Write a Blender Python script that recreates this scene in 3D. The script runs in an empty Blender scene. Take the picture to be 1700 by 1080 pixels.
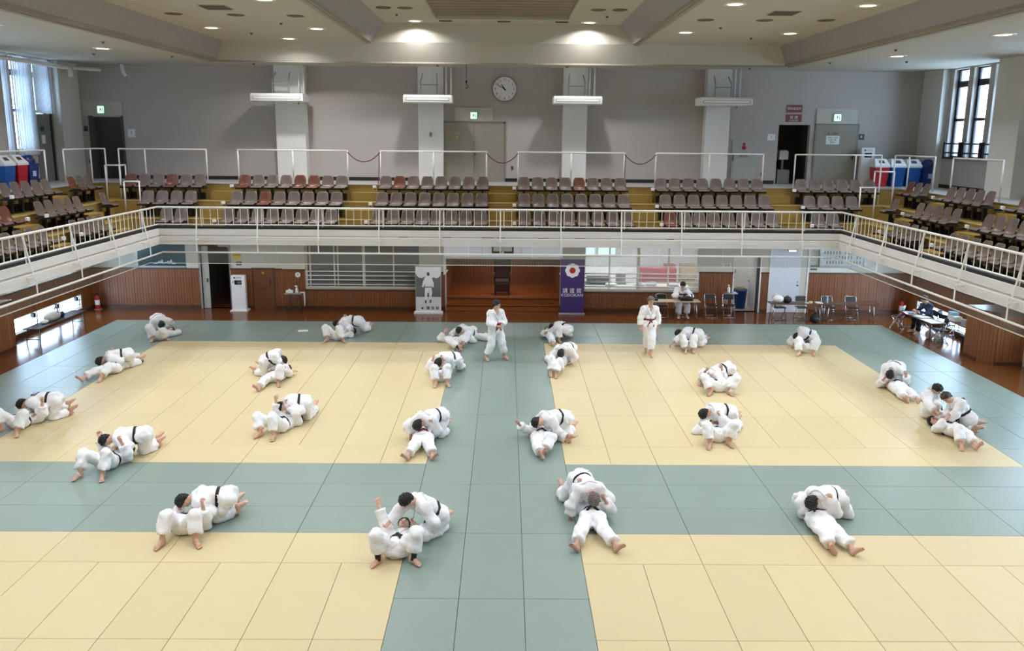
import bpy, math, random
import numpy as np
from mathutils import Vector, Matrix
random.seed(7)
S = bpy.context.scene
C = S.collection
PI = math.pi
U = .91                                   # one tatami width in metres

# ---------------------------------------------------------------- camera
F_PX, CY = 1299.359, 470.0
YAW, PIT, ROL = 0.00821, 0.18705, 0.00891
CAM = np.array([0.18394, -12.89915, 6.9846]) * U
def _axes():
    cy, sy, cp, sp = math.cos(YAW), math.sin(YAW), math.cos(PIT), math.sin(PIT)
    fwd = np.array([sy*cp, cy*cp, -sp]); right = np.array([cy, -sy, 0.]); up = np.cross(right, fwd)
    c, s = math.cos(ROL), math.sin(ROL)
    return right*c + up*s, up*c - right*s, fwd
RT, UP, FW = _axes()
cam = bpy.data.cameras.new('camera')
cam.sensor_width = 36.; cam.lens = F_PX/1700*36.; cam.shift_y = -(540-CY)/1700.; cam.clip_end = 200
cam_ob = bpy.data.objects.new('camera', cam); C.objects.link(cam_ob)
cam_ob.matrix_world = Matrix(((RT[0], UP[0], -FW[0], CAM[0]), (RT[1], UP[1], -FW[1], CAM[1]), (RT[2], UP[2], -FW[2], CAM[2]), (0, 0, 0, 1)))
S.camera = cam_ob
def at(u, v, ax, val):
    """the point of the place seen at photograph position (u, v) on the plane axis ax = val (metres)"""
    d = RT*(u-850)/F_PX - UP*(v-CY)/F_PX + FW
    return CAM + d*((val-CAM[ax])/d[ax])

# ---------------------------------------------------------------- colour management, sky
S.view_settings.view_transform = 'Standard'; S.view_settings.look = 'None'
S.view_settings.exposure = EXPOSURE = -1.08; S.view_settings.gamma = 1.0; S.view_settings.use_curve_mapping = False
w = bpy.data.worlds.new('overcast_sky'); S.world = w; w.use_nodes = True
w.node_tree.nodes['Background'].inputs[0].default_value = (.62, .79, 1.0, 1)
w.node_tree.nodes['Background'].inputs[1].default_value = 60.0
LAMP_W = 130.                              # watts of one ceiling downlight

# ---------------------------------------------------------------- helpers
def lin(c):
    return tuple((x/255/12.92 if x/255 <= .04045 else ((x/255+.055)/1.055)**2.4) for x in c)
MATS = {}
def mat(name, rgb, rough=.55, metal=0., var=.06, scale=6., bump=0., bscale=60., emit=0., objvar=0., spec=.5, sheen=0., stretch=None):
    """procedural material: noise-varied colour, optional bump, optional per-object tint"""
    if name in MATS: return MATS[name]
    m = bpy.data.materials.new(name); m.use_nodes = True; nt = m.node_tree; N = nt.nodes; L = nt.links
    b = N['Principled BSDF']; c = lin(rgb)
    b.inputs['Roughness'].default_value = rough; b.inputs['Metallic'].default_value = metal
    b.inputs['Specular IOR Level'].default_value = spec
    if sheen: b.inputs['Sheen Weight'].default_value = sheen
    tc = N.new('ShaderNodeTexCoord'); src = tc.outputs['Object']
    if stretch:
        mp = N.new('ShaderNodeMapping'); mp.inputs['Scale'].default_value = stretch; L.new(src, mp.inputs[0]); src = mp.outputs[0]
    no = N.new('ShaderNodeTexNoise'); no.inputs['Scale'].default_value = scale; no.inputs['Detail'].default_value = 4
    L.new(src, no.inputs['Vector'])
    mx = N.new('ShaderNodeMix'); mx.data_type = 'RGBA'
    mx.inputs['A'].default_value = tuple(max(0, x*(1-var*1.6)) for x in c)+(1,); mx.inputs['B'].default_value = tuple(min(1, x*(1+var*1.6)) for x in c)+(1,)
    L.new(no.outputs['Fac'], mx.inputs['Factor']); out = mx.outputs['Result']
    if objvar:
        oi = N.new('ShaderNodeObjectInfo'); mr = N.new('ShaderNodeMapRange'); mr.inputs[3].default_value = 1-objvar; mr.inputs[4].default_value = 1+objvar
        L.new(oi.outputs['Random'], mr.inputs[0]); hv = N.new('ShaderNodeHueSaturation'); L.new(mr.outputs[0], hv.inputs['Value']); L.new(out, hv.inputs['Color']); out = hv.outputs[0]
    L.new(out, b.inputs['Base Color'])
    if bump:
        n2 = N.new('ShaderNodeTexNoise'); n2.inputs['Scale'].default_value = bscale; n2.inputs['Detail'].default_value = 3; L.new(src, n2.inputs['Vector'])
        bp = N.new('ShaderNodeBump'); bp.inputs['Strength'].default_value = bump; bp.inputs['Distance'].default_value = .02
        L.new(n2.outputs['Fac'], bp.inputs['Height']); L.new(bp.outputs[0], b.inputs['Normal'])
    if emit:
        L.new(out, b.inputs['Emission Color']); b.inputs['Emission Strength'].default_value = emit
    MATS[name] = m
    return m
def wood(name, rgb, dark, rough=.4, scale=3., stretch=(1, 1, 12), planks=0., axis=0, objvar=0.):
    """procedural timber: stretched grain, optional plank tint steps of the given width along an axis"""
    if name in MATS: return MATS[name]
    m = bpy.data.materials.new(name); m.use_nodes = True; nt = m.node_tree; N = nt.nodes; L = nt.links
    b = N['Principled BSDF']; b.inputs['Roughness'].default_value = rough
    tc = N.new('ShaderNodeTexCoord'); mp = N.new('ShaderNodeMapping'); mp.inputs['Scale'].default_value = stretch
    L.new(tc.outputs['Object'], mp.inputs[0])
    no = N.new('ShaderNodeTexNoise'); no.inputs['Scale'].default_value = scale; no.inputs['Detail'].default_value = 6; no.inputs['Distortion'].default_value = .6; L.new(mp.outputs[0], no.inputs['Vector'])
    mx = N.new('ShaderNodeMix'); mx.data_type = 'RGBA'; mx.inputs['A'].default_value = lin(dark)+(1,); mx.inputs['B'].default_value = lin(rgb)+(1,)
    L.new(no.outputs['Fac'], mx.inputs['Factor']); out = mx.outputs['Result']
    if planks:
        sp = N.new('ShaderNodeSeparateXYZ'); L.new(tc.outputs['Object'], sp.inputs[0])
        dv = N.new('ShaderNodeMath'); dv.operation = 'DIVIDE'; dv.inputs[1].default_value = planks; L.new(sp.outputs[axis], dv.inputs[0])
        fl = N.new('ShaderNodeMath'); fl.operation = 'FLOOR'; L.new(dv.outputs[0], fl.inputs[0])
        wn = N.new('ShaderNodeTexWhiteNoise'); wn.noise_dimensions = '1D'; L.new(fl.outputs[0], wn.inputs['W'])
        mr = N.new('ShaderNodeMapRange'); mr.inputs[3].default_value = .78; mr.inputs[4].default_value = 1.18; L.new(wn.outputs['Value'], mr.inputs[0])
        hv = N.new('ShaderNodeHueSaturation'); L.new(mr.outputs[0], hv.inputs['Value']); L.new(out, hv.inputs['Color']); out = hv.outputs[0]
    if objvar:
        oi = N.new('ShaderNodeObjectInfo'); mr = N.new('ShaderNodeMapRange'); mr.inputs[3].default_value = 1-objvar; mr.inputs[4].default_value = 1+objvar
        L.new(oi.outputs['Random'], mr.inputs[0]); hv = N.new('ShaderNodeHueSaturation'); L.new(mr.outputs[0], hv.inputs['Value']); L.new(out, hv.inputs['Color']); out = hv.outputs[0]
    L.new(out, b.inputs['Base Color']); MATS[name] = m
    return m
def glass(name, rgb, clear=.8, rough=.05):
    """thin pane: mostly see-through, a little tint and reflection"""
    if name in MATS: return MATS[name]
    m = bpy.data.materials.new(name); m.use_nodes = True; nt = m.node_tree; N = nt.nodes; L = nt.links
    b = N['Principled BSDF']; b.inputs['Base Color'].default_value = lin(rgb)+(1,); b.inputs['Roughness'].default_value = rough
    tr = N.new('ShaderNodeBsdfTransparent'); tr.inputs[0].default_value = tuple(.5+.5*x for x in lin(rgb))+(1,)
    ms = N.new('ShaderNodeMixShader'); ms.inputs[0].default_value = clear
    L.new(b.outputs[0], ms.inputs[1]); L.new(tr.outputs[0], ms.inputs[2]); L.new(ms.outputs[0], N['Material Output'].inputs[0]); MATS[name] = m
    return m

class MB:
    """collects shapes; build() links them as one mesh object"""
    def __init__(s): s.v = []; s.f = []; s.mi = []; s.m = 0
    def add(s, vs, fs):
        o = len(s.v); s.v += [tuple(map(float, p)) for p in vs]; s.f += [tuple(i+o for i in f) for f in fs]; s.mi += [s.m]*len(fs); return s
    def box(s, x0, x1, y0, y1, z0, z1):
        if x0 > x1: x0, x1 = x1, x0
        if y0 > y1: y0, y1 = y1, y0
        if z0 > z1: z0, z1 = z1, z0
        return s.add([(x0, y0, z0), (x1, y0, z0), (x1, y1, z0), (x0, y1, z0), (x0, y0, z1), (x1, y0, z1), (x1, y1, z1), (x0, y1, z1)],
                     [(0, 3, 2, 1), (4, 5, 6, 7), (0, 1, 5, 4), (1, 2, 6, 5), (2, 3, 7, 6), (3, 0, 4, 7)])
    def cbox(s, x0, x1, y0, y1, z0, z1, c):
        """box with chamfered top and sides"""
        return s.add([(x0, y0, z0), (x1, y0, z0), (x1, y1, z0), (x0, y1, z0), (x0, y0, z1-c), (x1, y0, z1-c), (x1, y1, z1-c), (x0, y1, z1-c),
                      (x0+c, y0+c, z1), (x1-c, y0+c, z1), (x1-c, y1-c, z1), (x0+c, y1-c, z1)],
                     [(0, 3, 2, 1), (8, 9, 10, 11), (0, 1, 5, 4), (1, 2, 6, 5), (2, 3, 7, 6), (3, 0, 4, 7), (4, 5, 9, 8), (5, 6, 10, 9), (6, 7, 11, 10), (7, 4, 8, 11)])
    def cyl(s, a, b, r, n=10, r2=None, cap=True):
        a, b = Vector(a), Vector(b); d = (b-a).normalized(); r2 = r if r2 is None else r2
        t = Vector((0, 0, 1)) if abs(d.z) < .9 else Vector((1, 0, 0)); x = d.cross(t).normalized(); y = d.cross(x)
        vs = [a+(x*math.cos(2*PI*i/n)+y*math.sin(2*PI*i/n))*r for i in range(n)]+[b+(x*math.cos(2*PI*i/n)+y*math.sin(2*PI*i/n))*r2 for i in range(n)]
        fs = [(i, i+n, (i+1) % n+n, (i+1) % n) for i in range(n)]
        if cap: fs += [tuple(range(n)), tuple(range(2*n-1, n-1, -1))]
        return s.add(vs, fs)
    def tube(s, pts, r, n=8, close=False):
        P = [Vector(p) for p in pts]; k = len(P); rings = []; px = None
        for i in range(k):
            d = ((P[(i+1) % k]-P[i-1]) if close else (P[min(i+1, k-1)]-P[max(i-1, 0)])).normalized()
            if px is None: t = Vector((0, 0, 1)) if abs(d.z) < .9 else Vector((1, 0, 0)); x = d.cross(t).normalized()
            else: x = (px-d*px.dot(d)).normalized()
            px = x; y = d.cross(x); rr = r[i] if isinstance(r, (list, tuple)) else r
            rings.append([P[i]+(x*math.cos(2*PI*j/n)+y*math.sin(2*PI*j/n))*rr for j in range(n)])
        vs = [p for q in rings for p in q]; fs = []
        for i in range(k if close else k-1):
            a, b = i*n, ((i+1) % k)*n
            fs += [(a+j, a+(j+1) % n, b+(j+1) % n, b+j) for j in range(n)]
        if not close: fs += [tuple(range(n-1, -1, -1)), tuple(range((k-1)*n, k*n))]
        return s.add(vs, fs)
    def lathe(s, prof, c=(0, 0, 0), n=20, ax=2, sx=1., sy=1.):
        """profile [(radius, height)] turned about the axis through c"""
        vs = []; fs = []
        for (r, h) in prof:
            for j in range(n):
                a, b = r*math.cos(2*PI*j/n)*sx, r*math.sin(2*PI*j/n)*sy
                p = [0, 0, 0]; p[ax] = h; p[(ax+1) % 3] = a; p[(ax+2) % 3] = b
                vs.append((c[0]+p[0], c[1]+p[1], c[2]+p[2]))
        for i in range(len(prof)-1):
            fs += [(i*n+j, i*n+(j+1) % n, (i+1)*n+(j+1) % n, (i+1)*n+j) for j in range(n)]
        fs += [tuple(range(n-1, -1, -1)), tuple(range((len(prof)-1)*n, len(prof)*n))]
        return s.add(vs, fs)
    def prism(s, poly, ax, a, b):
        """polygon (2D, in the two other axes in order) pushed from a to b along axis ax"""
        def P(q, h): p = [0, 0, 0]; o = [i for i in range(3) if i != ax]; p[ax] = h; p[o[0]] = q[0]; p[o[1]] = q[1]; return p
        n = len(poly)
        return s.add([P(q, a) for q in poly]+[P(q, b) for q in poly], [tuple(range(n)), tuple(range(2*n-1, n-1, -1))]+[(i, i+n, (i+1) % n+n, (i+1) % n) for i in range(n)])
    def ell(s, c, r, n=10, k=6):
        vs = []; fs = []
        for i in range(k+1):
            t = PI*(i+.02)/(k+.04)
            for j in range(n): vs.append((c[0]+r[0]*math.sin(t)*math.cos(2*PI*j/n), c[1]+r[1]*math.sin(t)*math.sin(2*PI*j/n), c[2]+r[2]*math.cos(t)))
        for i in range(k): fs += [(i*n+j, (i+1)*n+j, (i+1)*n+(j+1) % n, i*n+(j+1) % n) for j in range(n)]
        fs += [tuple(range(n)), tuple(range((k+1)*n-1, k*n-1, -1))]
        return s.add(vs, fs)
    def mesh(s, name, mats, smooth=False, fix=True):
        me = bpy.data.meshes.new(name); me.from_pydata(s.v, [], s.f)
        for m in (mats if isinstance(mats, (list, tuple)) else [mats]): me.materials.append(m)
        if max(s.mi or [0]): me.polygons.foreach_set('material_index', s.mi)
        if fix:
            import bmesh
            bm = bmesh.new(); bm.from_mesh(me); bmesh.ops.recalc_face_normals(bm, faces=bm.faces); bm.to_mesh(me); bm.free()
        if smooth: me.polygons.foreach_set('use_smooth', [True]*len(me.polygons))
        me.update(); return me
    def build(s, name, mats, parent=None, smooth=False, loc=None):
        return put(name, s.mesh(name, mats, smooth), parent, loc)
def put(name, me, parent=None, loc=None, rz=0.):
    o = bpy.data.objects.new(name, me); C.objects.link(o); o.parent = parent
    if loc is not None: o.location = loc
    if rz: o.rotation_euler = (0, 0, rz)
    return o
def tag(o, label=None, cat=None, group=None, kind=None):
    if label: o['label'] = label
    if cat: o['category'] = cat
    if group: o['group'] = group
    if kind: o['kind'] = kind
    return o
def thing(name, label, cat, loc=(0, 0, 0), rz=0., group=None):
    o = bpy.data.objects.new(name, None); C.objects.link(o); o.location = loc; o.rotation_euler = (0, 0, rz); o.empty_display_size = .1
    return tag(o, label, cat, group)
def struct(name, mb, m, parent=None, smooth=False):
    o = mb.build(name, m, parent, smooth)
    return tag(o, kind='structure') if parent is None else o
def dup(root, loc, rz, label, group=None):
    r = root.copy(); C.objects.link(r); r.location = loc; r.rotation_euler = (0, 0, rz); r['label'] = label
    if group: r['group'] = group
    for ch in root.children:
        c = ch.copy(); C.objects.link(c); c.parent = r
        for g in ch.children:
            d = g.copy(); C.objects.link(d); d.parent = c
    return r
def text(body, size, m, parent, loc, rot=(PI/2, 0, 0), name='lettering', depth=.002, align='CENTER', sp=1.):
    """lettering turned into a mesh part"""
    cu = bpy.data.curves.new('t', 'FONT'); cu.body = body; cu.size = size; cu.align_x = align; cu.align_y = 'CENTER'; cu.extrude = depth; cu.resolution_u = 2; cu.space_character = sp
    o = bpy.data.objects.new('t', cu); C.objects.link(o); bpy.context.view_layer.update()
    me = bpy.data.meshes.new_from_object(o.evaluated_get(bpy.context.evaluated_depsgraph_get())); me.name = name
    bpy.data.objects.remove(o); bpy.data.curves.remove(cu); me.materials.clear(); me.materials.append(m)
    t = put(name, me, parent, loc); t.rotation_euler = rot
    return t
ORD = ['first', 'second', 'third', 'fourth', 'fifth', 'sixth', 'seventh', 'eighth', 'ninth', 'tenth']

# ---------------------------------------------------------------- materials
m_yel = mat('yellow_tatami_vinyl', (213, 197, 155), .42, var=.02, scale=2.5, bump=.12, bscale=220, objvar=.025, spec=.4)
m_grn = mat('green_tatami_vinyl', (136, 155, 147), .30, var=.03, scale=2.0, bump=.12, bscale=220, objvar=.03, spec=.75)
m_gap = mat('mat_underlay', (116, 110, 86), .9)
m_floor = wood('polished_floor_boards', (128, 76, 42), (90, 52, 26), .16, 2.2, (.5, 5, 1), planks=.09, axis=1)
m_wains = wood('wainscot_boards', (148, 92, 52), (106, 60, 30), .42, 2.5, (6, 6, .5), objvar=0.)
m_wdark = wood('dark_wood_trim', (92, 56, 36), (66, 38, 24), .4, 3, (3, 3, .6))
m_door_w = wood('wooden_door_veneer', (124, 80, 42), (100, 62, 32), .45, 2, (4, 4, .4))
m_stage = wood('stage_floor_boards', (164, 92, 44), (122, 62, 28), .2, 2.2, (.5, 5, 1), planks=.1, axis=1)
m_wallup = mat('greige_wall_paint', (184, 176, 170), .8, var=.03, scale=1.2, bump=.05)
m_pillar = mat('pale_pillar_paint', (224, 221, 216), .75, var=.02, scale=1.5)
m_walllo = mat('cream_wall_paint', (208, 204, 192), .75, var=.02, scale=1.5)
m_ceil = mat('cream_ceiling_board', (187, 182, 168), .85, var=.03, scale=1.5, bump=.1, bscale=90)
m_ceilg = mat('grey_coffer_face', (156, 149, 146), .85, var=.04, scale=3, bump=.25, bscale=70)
m_fasc = mat('cream_fascia_concrete', (219, 217, 215), .7, var=.07, scale=2.2, bump=.15, bscale=20, stretch=(.6, .6, 4))
m_tier = mat('olive_tier_vinyl', (150, 124, 62), .5, var=.08, scale=3)
m_walk = mat('grey_walkway_vinyl', (176, 174, 168), .45, var=.05)
m_black = mat('black_steel', (26, 25, 26), .5, var=.05)
m_blackb = mat('black_baseboard', (32, 31, 32), .6)
m_rail = mat('white_rail_paint', (232, 231, 226), .4, var=.02)
m_seat = mat('taupe_seat_plastic', (104, 90, 82), .36, var=.03, objvar=.07)
m_seatb = mat('rust_brown_seat_plastic', (104, 60, 42), .32, var=.04, objvar=.06)
m_white = mat('white_enamel', (238, 238, 238), .4, var=.01)
m_grey = mat('grey_paint', (150, 150, 150), .55, var=.02)
m_dgrey = mat('dark_grey_paint', (70, 69, 68), .55)
m_steel = mat('chrome_tube', (205, 205, 208), .22, metal=.9, var=.02)
m_alu = mat('brushed_aluminium', (178, 180, 182), .35, metal=.7)
m_red = mat('red_plastic', (178, 32, 42), .35)
m_blue = mat('blue_plastic', (26, 84, 158), .35)
m_navy = mat('navy_plastic', (24, 44, 110), .35)
m_paper = mat('white_paper', (240, 240, 238), .8, var=.01)
# ================================================================ ROOM SHELL
ZF = -.03                                  # timber floor level, tatami tops are z = 0
def grid_wall(mb, ax, p0, p1, a0, a1, z0, z1, holes):
    """solid wall slab between p0 and p1 on axis ax, running a0..a1 on the other horizontal axis, with rectangular openings (a,b,zl,zh)"""
    xs = sorted({a0, a1, *[min(max(h[i], a0), a1) for h in holes for i in (0, 1)]}); zs = sorted({z0, z1, *[min(max(h[i], z0), z1) for h in holes for i in (2, 3)]})
    for i in range(len(xs)-1):
        run = None
        for j in range(len(zs)-1):
            cx, cz = (xs[i]+xs[i+1])/2, (zs[j]+zs[j+1])/2
            solid = not any(h[0] < cx < h[1] and h[2] < cz < h[3] for h in holes)
            if solid:
                run = [zs[j], zs[j+1]] if run is None else [run[0], zs[j+1]]
            if (not solid or j == len(zs)-2) and run:
                if ax == 0: mb.box(p0, p1, xs[i], xs[i+1], *run)
                else: mb.box(xs[i], xs[i+1], p0, p1, *run)
                run = None
    return mb
floor = struct('floor', MB().box(-15.2, 15.2, -14, 16.85, ZF-.2, ZF), m_floor)
under = tag(MB().box(-14.5*U, 14.5*U, -13*U, 16*U, ZF, ZF+.012).build('mat_underlay', m_gap, floor))
# ---- tatami mats, each one a piece of the floor
mats_list = []
def area(x0, x1, y0, y1, w_, h_, col):
    y = y0
    while y < y1-.01:
        x = x0
        while x < x1-.01:
            mats_list.append((x, min(x+w_, x1), y, min(y+h_, y1), col)); x += w_
        y += h_
area(-1.5, 1.5, -14, 16, 1, 2, 'g')
for s in (-1, 1):
    q = lambda a, b: (a, b) if s > 0 else (-b, -a)
    area(*q(11.5, 14.5), -14, 16, 1, 2, 'g')
    area(*q(1.5, 11.5), 0, 3, 2, 1, 'g'); area(*q(1.5, 11.5), 13, 16, 2, 1, 'g')
    area(*q(1.5, 2.5), 3, 4, 1, 1, 'y'); area(*q(2.5, 3.5), 3, 4, 1, 1, 'y'); area(*q(3.5, 11.5), 3, 4, 2, 1, 'y')
    area(*q(1.5, 11.5), 4, 12, 1, 2, 'y'); area(*q(1.5, 11.5), 12, 13, 2, 1, 'y')
    area(*q(1.5, 11.5), -1, 0, 2, 1, 'y'); area(*q(1.5, 11.5), -9, -1, 1, 2, 'y')
    area(*q(1.5, 11.5), -10, -9, 2, 1, 'y'); area(*q(1.5, 11.5), -14, -10, 2, 1, 'g')
mat_me = {}; rest = {'g': MB(), 'y': MB()}
for x0, x1, y0, y1, col in mats_list:
    if y1 <= -13.5 or y0 < -14.01: continue
    W_, H_ = (x1-x0)*U, (y1-y0)*U; g = .0032
    near = y0 >= -5.01 and abs((x0+x1)/2) < 8.6+(y0+5)*.62
    if not near:
        rest[col].cbox(x0*U+g, x1*U-g, y0*U+g, y1*U-g, ZF+.012, 0, .004); continue
    key = (round(W_, 3), round(H_, 3), col)
    if key not in mat_me:
        mat_me[key] = MB().cbox(-W_/2+g, W_/2-g, -H_/2+g, H_/2-g, ZF+.012, 0, .004).mesh('tatami_mat', m_grn if col == 'g' else m_yel)
    put('tatami_mat', mat_me[key], floor, ((x0+x1)/2*U, (y0+y1)/2*U, 0))
tag(rest['g'].build('outlying_green_mats', m_grn, floor), kind='stuff'); tag(rest['y'].build('outlying_yellow_mats', m_yel, floor), kind='stuff')

# ---- lower walls
YW = 16.6; WT = 1.48                       # back wall plane, wainscot height
holes = [(-10.99, -9.95, ZF, 2.36), (-7.14, -2.95, .80, 2.55), (-2.03, 2.18, ZF, 1.95), (3.03, 7.26, .78, 2.55), (8.58, 9.52, ZF, 2.05)]
wall_back = struct('wall_back', grid_wall(MB(), 1, YW, YW+.2, -15.3, 15.3, ZF-.2, 3.12, holes), m_walllo)
def wainscot(parent, ax, p, a0, a1, z0, z1, out, w=.1):
    """vertical boards with open joints, cap rail and base, proud of the wall"""
    n = max(1, round((a1-a0)/w)); w = (a1-a0)/n; mb = MB()
    for i in range(n):
        d = .018+.004*((i*7) % 3); a, b = a0+i*w+.004, a0+(i+1)*w-.004
        if ax == 1: mb.box(a, b, p, p+out*d, z0, z1)
        else: mb.box(p, p+out*d, a, b, z0, z1)
    tag(mb.build('wainscot_boards', m_wains, parent), kind='stuff')
    cap = MB()
    if ax == 1: cap.box(a0-.01, a1+.01, p, p+out*.045, z1, z1+.05)
    else: cap.box(p, p+out*.045, a0-.01, a1+.01, z1, z1+.05)
    cap.build('cap_rail', m_wdark, parent)
    bs = MB()
    if ax == 1: bs.box(a0, a1, p, p+out*.03, ZF, ZF+.12)
    else: bs.box(p, p+out*.03, a0, a1, ZF, ZF+.12)
    bs.build('skirting', m_wdark, parent)
for a0, a1, z1 in ((-14.98, -11.05, WT), (-9.92, -9.14, WT), (-8.31, -7.2, WT), (-7.2, -2.9, .72), (-2.9, -2.06, 1.4), (2.22, 3.0, 1.4), (3.0, 7.3, .70), (7.3, 8.53, WT), (9.57, 9.86, WT), (11.32, 14.98, WT)):
    wainscot(wall_back, 1, YW, a0, a1, ZF, z1-.05, -1)
MB().box(-8.0, -7.16, YW-.12, YW, WT, 3.1).build('boxed_column_head', m_walllo, wall_back)
lw = [(11.9, 15.72, .15, .62), (11.7, 15.6, 1.5, 2.45)]
wall_left = struct('wall_left', grid_wall(MB(), 0, -15.2, -15.0, -14, 16.6, ZF-.2, 3.12, lw), m_walllo)
rw = [(5.2, 9.5, 1.5, 2.75), (.4, 4.7, 1.5, 2.75)]
wall_right = struct('wall_right', grid_wall(MB(), 0, 15.0, 15.2, -14, 16.6, ZF-.2, 3.12, [lw[0], (11.7, 15.6, 1.5, 2.75)]+rw), m_walllo)
for wl, s in ((wall_left, -1), (wall_right, 1)):
    p = s*15.0
    wainscot(wl, 0, p, 11.0, 11.86, ZF, WT-.05, -s); wainscot(wl, 0, p, 15.76, 16.58, ZF, WT-.05, -s)
    wainscot(wl, 0, p, 11.86, 15.76, .66, WT-.05, -s)
    MB().box(p, p-s*.02, 11.86, 15.76, ZF, .12).build('low_panel', m_wdark, wl)
def side_window(i, s, y0, y1, z0, z1, n, bars, pane, name_bars=True):
    """shallow window in a side wall: frame, mullions, guard bars and panes"""
    x = s*15.1; fr = MB()
    for z in (z0, z1): fr.box(x-.04, x+.04, y0, y1, z-.025, z+.025)
    for k in range(n+1):
        y = y0+(y1-y0)*k/n; fr.box(x-.04, x+.04, y-.03, y+.03, z0, z1)
    o = struct('window_%d' % i, fr, m_alu)
    for k in range(n):
        ya, yb = y0+(y1-y0)*k/n+.03, y0+(y1-y0)*(k+1)/n-.03
        MB().box(x-.005, x+.005, ya, yb, z0+.025, z1-.025).build('pane', pane, o)
    for z in bars: MB().cyl((x-s*.07, y0, z), (x-s*.07, y1, z), .012, 6).build('guard_bar', m_dgrey, o)
    return o
m_pane = glass('frosted_daylight_pane', (226, 240, 248), .72, .3)
for s, i in ((-1, 1), (1, 2)):
    o = side_window(i, s, 11.9, 15.72, .15, .62, 3, (.29, .45), m_pane)
    for y in (12.9, 14.25, 15.45):            # black window catches
        MB().box(s*14.97, s*15.07, y-.06, y+.06, .47, .60).build('catch', m_black, o)
    side_window(i+2, s, 11.7, 15.6, 1.5, 2.45 if s < 0 else 2.75, 4, (), m_pane)
for k, (a, b_, z0, z1) in enumerate(rw): side_window(60+k, 1, a, b_, z0, z1, 4, (), m_pane)
pl = MB().prism([(-15.1, 10.83), (-14.36, 10.83), (-14.42, 7.5), (-15.1, 7.5)], 2, ZF, WT)
pier = struct('wall_left_pier', pl, m_walllo)
wainscot(pier, 0, -14.38, 7.5, 10.83, ZF, WT-.05, 1); wainscot(pier, 1, 10.83, -15.0, -14.36, ZF, WT-.05, 1)
pr = MB().prism([(13.93, 10.9), (13.93, 10.25), (14.2, 9.83), (15.1, 9.83), (15.1, 10.9)], 2, ZF, WT)
pier = struct('wall_right_pier', pr, m_wains)
wainscot(pier, 1, 9.83, 14.2, 15.0, ZF, WT-.05, -1); wainscot(pier, 0, 13.93, 10.25, 10.9, ZF, WT-.05, -1)
cb = MB()
for k in range(5):
    a, b = (k+.04)/5, (k+.96)/5; q = lambda t, d: (13.93+.27*t-d*.84, 10.25-.42*t-d*.54)
    cb.prism([q(a, 0), q(b, 0), q(b, .02), q(a, .02)], 2, ZF, WT-.05)
tag(cb.build('wainscot_boards', m_wains, pier), kind='stuff')
MB().prism([(13.9, 10.9), (13.9, 10.24), (14.18, 9.79), (15.1, 9.79), (15.1, 10.9)], 2, WT, WT+.05).build('cap_rail', m_wdark, pier)
struct('wall_front', MB().box(-15.3, 15.3, -14.2, -14, ZF-.2, 10.5), m_wallup)

# ---- balcony: slab, tiers, fascia
XB, YB = 10.05, 11.2
Z0, LV = 3.24, (3.72, 4.2, 4.7); YR = (12.62, 13.47, 14.5); XR = (11.47, 12.32, 13.35); YN = 0.5
sl = MB().box(-XB, XB, YB, 16.6, 3.11, Z0)
for s in (-1, 1): sl.box(s*XB, s*15.1, YN, 16.6, 3.11, Z0)
balcony = struct('floor_balcony', sl, m_tier)
tr = MB()
for z, yr, xr in zip(LV, YR, XR):
    tr.box(-15.1, 15.1, yr, 16.6, Z0-.02, z-.02)
    for s in (-1, 1): tr.box(s*xr, s*15.1, YN, yr, Z0-.02, z-.02)
tr.build('tier_riser', m_tier, balcony)
wk = MB().box(-15.1, 15.1, YR[2]-.02, 16.6, LV[2]-.02, LV[2]+.005)
for s in (-1, 1): wk.box(s*(XR[2]-.02), s*15.1, YN, YR[2]-.02, LV[2]-.02, LV[2]+.005)
wk.build('walkway', m_walk, balcony)
for k in (0, 1):                              # pale nosing on each tier edge
    nb = MB().box(-XR[k], XR[k], YR[k]-.012, YR[k]+.05, LV[k]-.02, LV[k]+.004)
    for s in (-1, 1): nb.box(s*(XR[k]-.012), s*(XR[k]+.05), YN, YR[k]-.012, LV[k]-.02, LV[k]+.004)
    nb.build('tier_nosing', mat('pale_olive_nosing', (176, 156, 100), .5), balcony)
AIS = (-9.13, -4.5, .03, 4.55, 9.13)
for xa in AIS:
    for k in range(3):
        zz = ((Z0, *LV)[k]+LV[k])/2
        MB().box(xa-.45, xa+.45, YR[k]-.3, YR[k], (Z0, *LV)[k]-.01, zz).build('aisle_step', m_tier, balcony)
for s in (-1, 1):
    for ya in (8.32, 11.6):
        for k in range(3):
            zz = ((Z0, *LV)[k]+LV[k])/2
            MB().box(s*(XR[k]-.3), s*XR[k], ya-.45, ya+.45, (Z0, *LV)[k]-.01, zz).build('aisle_step', m_tier, balcony)
fa = MB()
def fascia_run(mb, zlo, zhi, inn, outd):
    """band around the three inner edges of the balcony; inn = how far it stands into the hall"""
    mb.box(-XB+inn, XB-inn, YB-inn, YB+outd, zlo, zhi)
    for s in (-1, 1): mb.box(s*(XB-inn), s*(XB+outd), YN, YB+outd, zlo, zhi)
fascia_run(fa, 3.11, 3.36, .02, .16); fascia_run(fa, 3.36, 3.385, .0, .16); fascia_run(fa, 3.385, 3.57, .035, .16)
fascia = struct('trim_1', fa, m_fasc)
kk = MB(); fascia_run(kk, 3.57, 3.64, -.03, .16); kk.build('kick_strip', m_black, fascia)
ul = MB()                                     # dark rust stains live in the joint between the two bands
for x in (-3.0, -1.7, -.55, -.1, 1.1, 2.2, 4.9): ul.box(x, x+.22+.2*random.random(), YB-.012, YB, 3.362, 3.381)
ul.build('joint_stain', mat('rust_stain', (120, 88, 60), .9), fascia)

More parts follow.
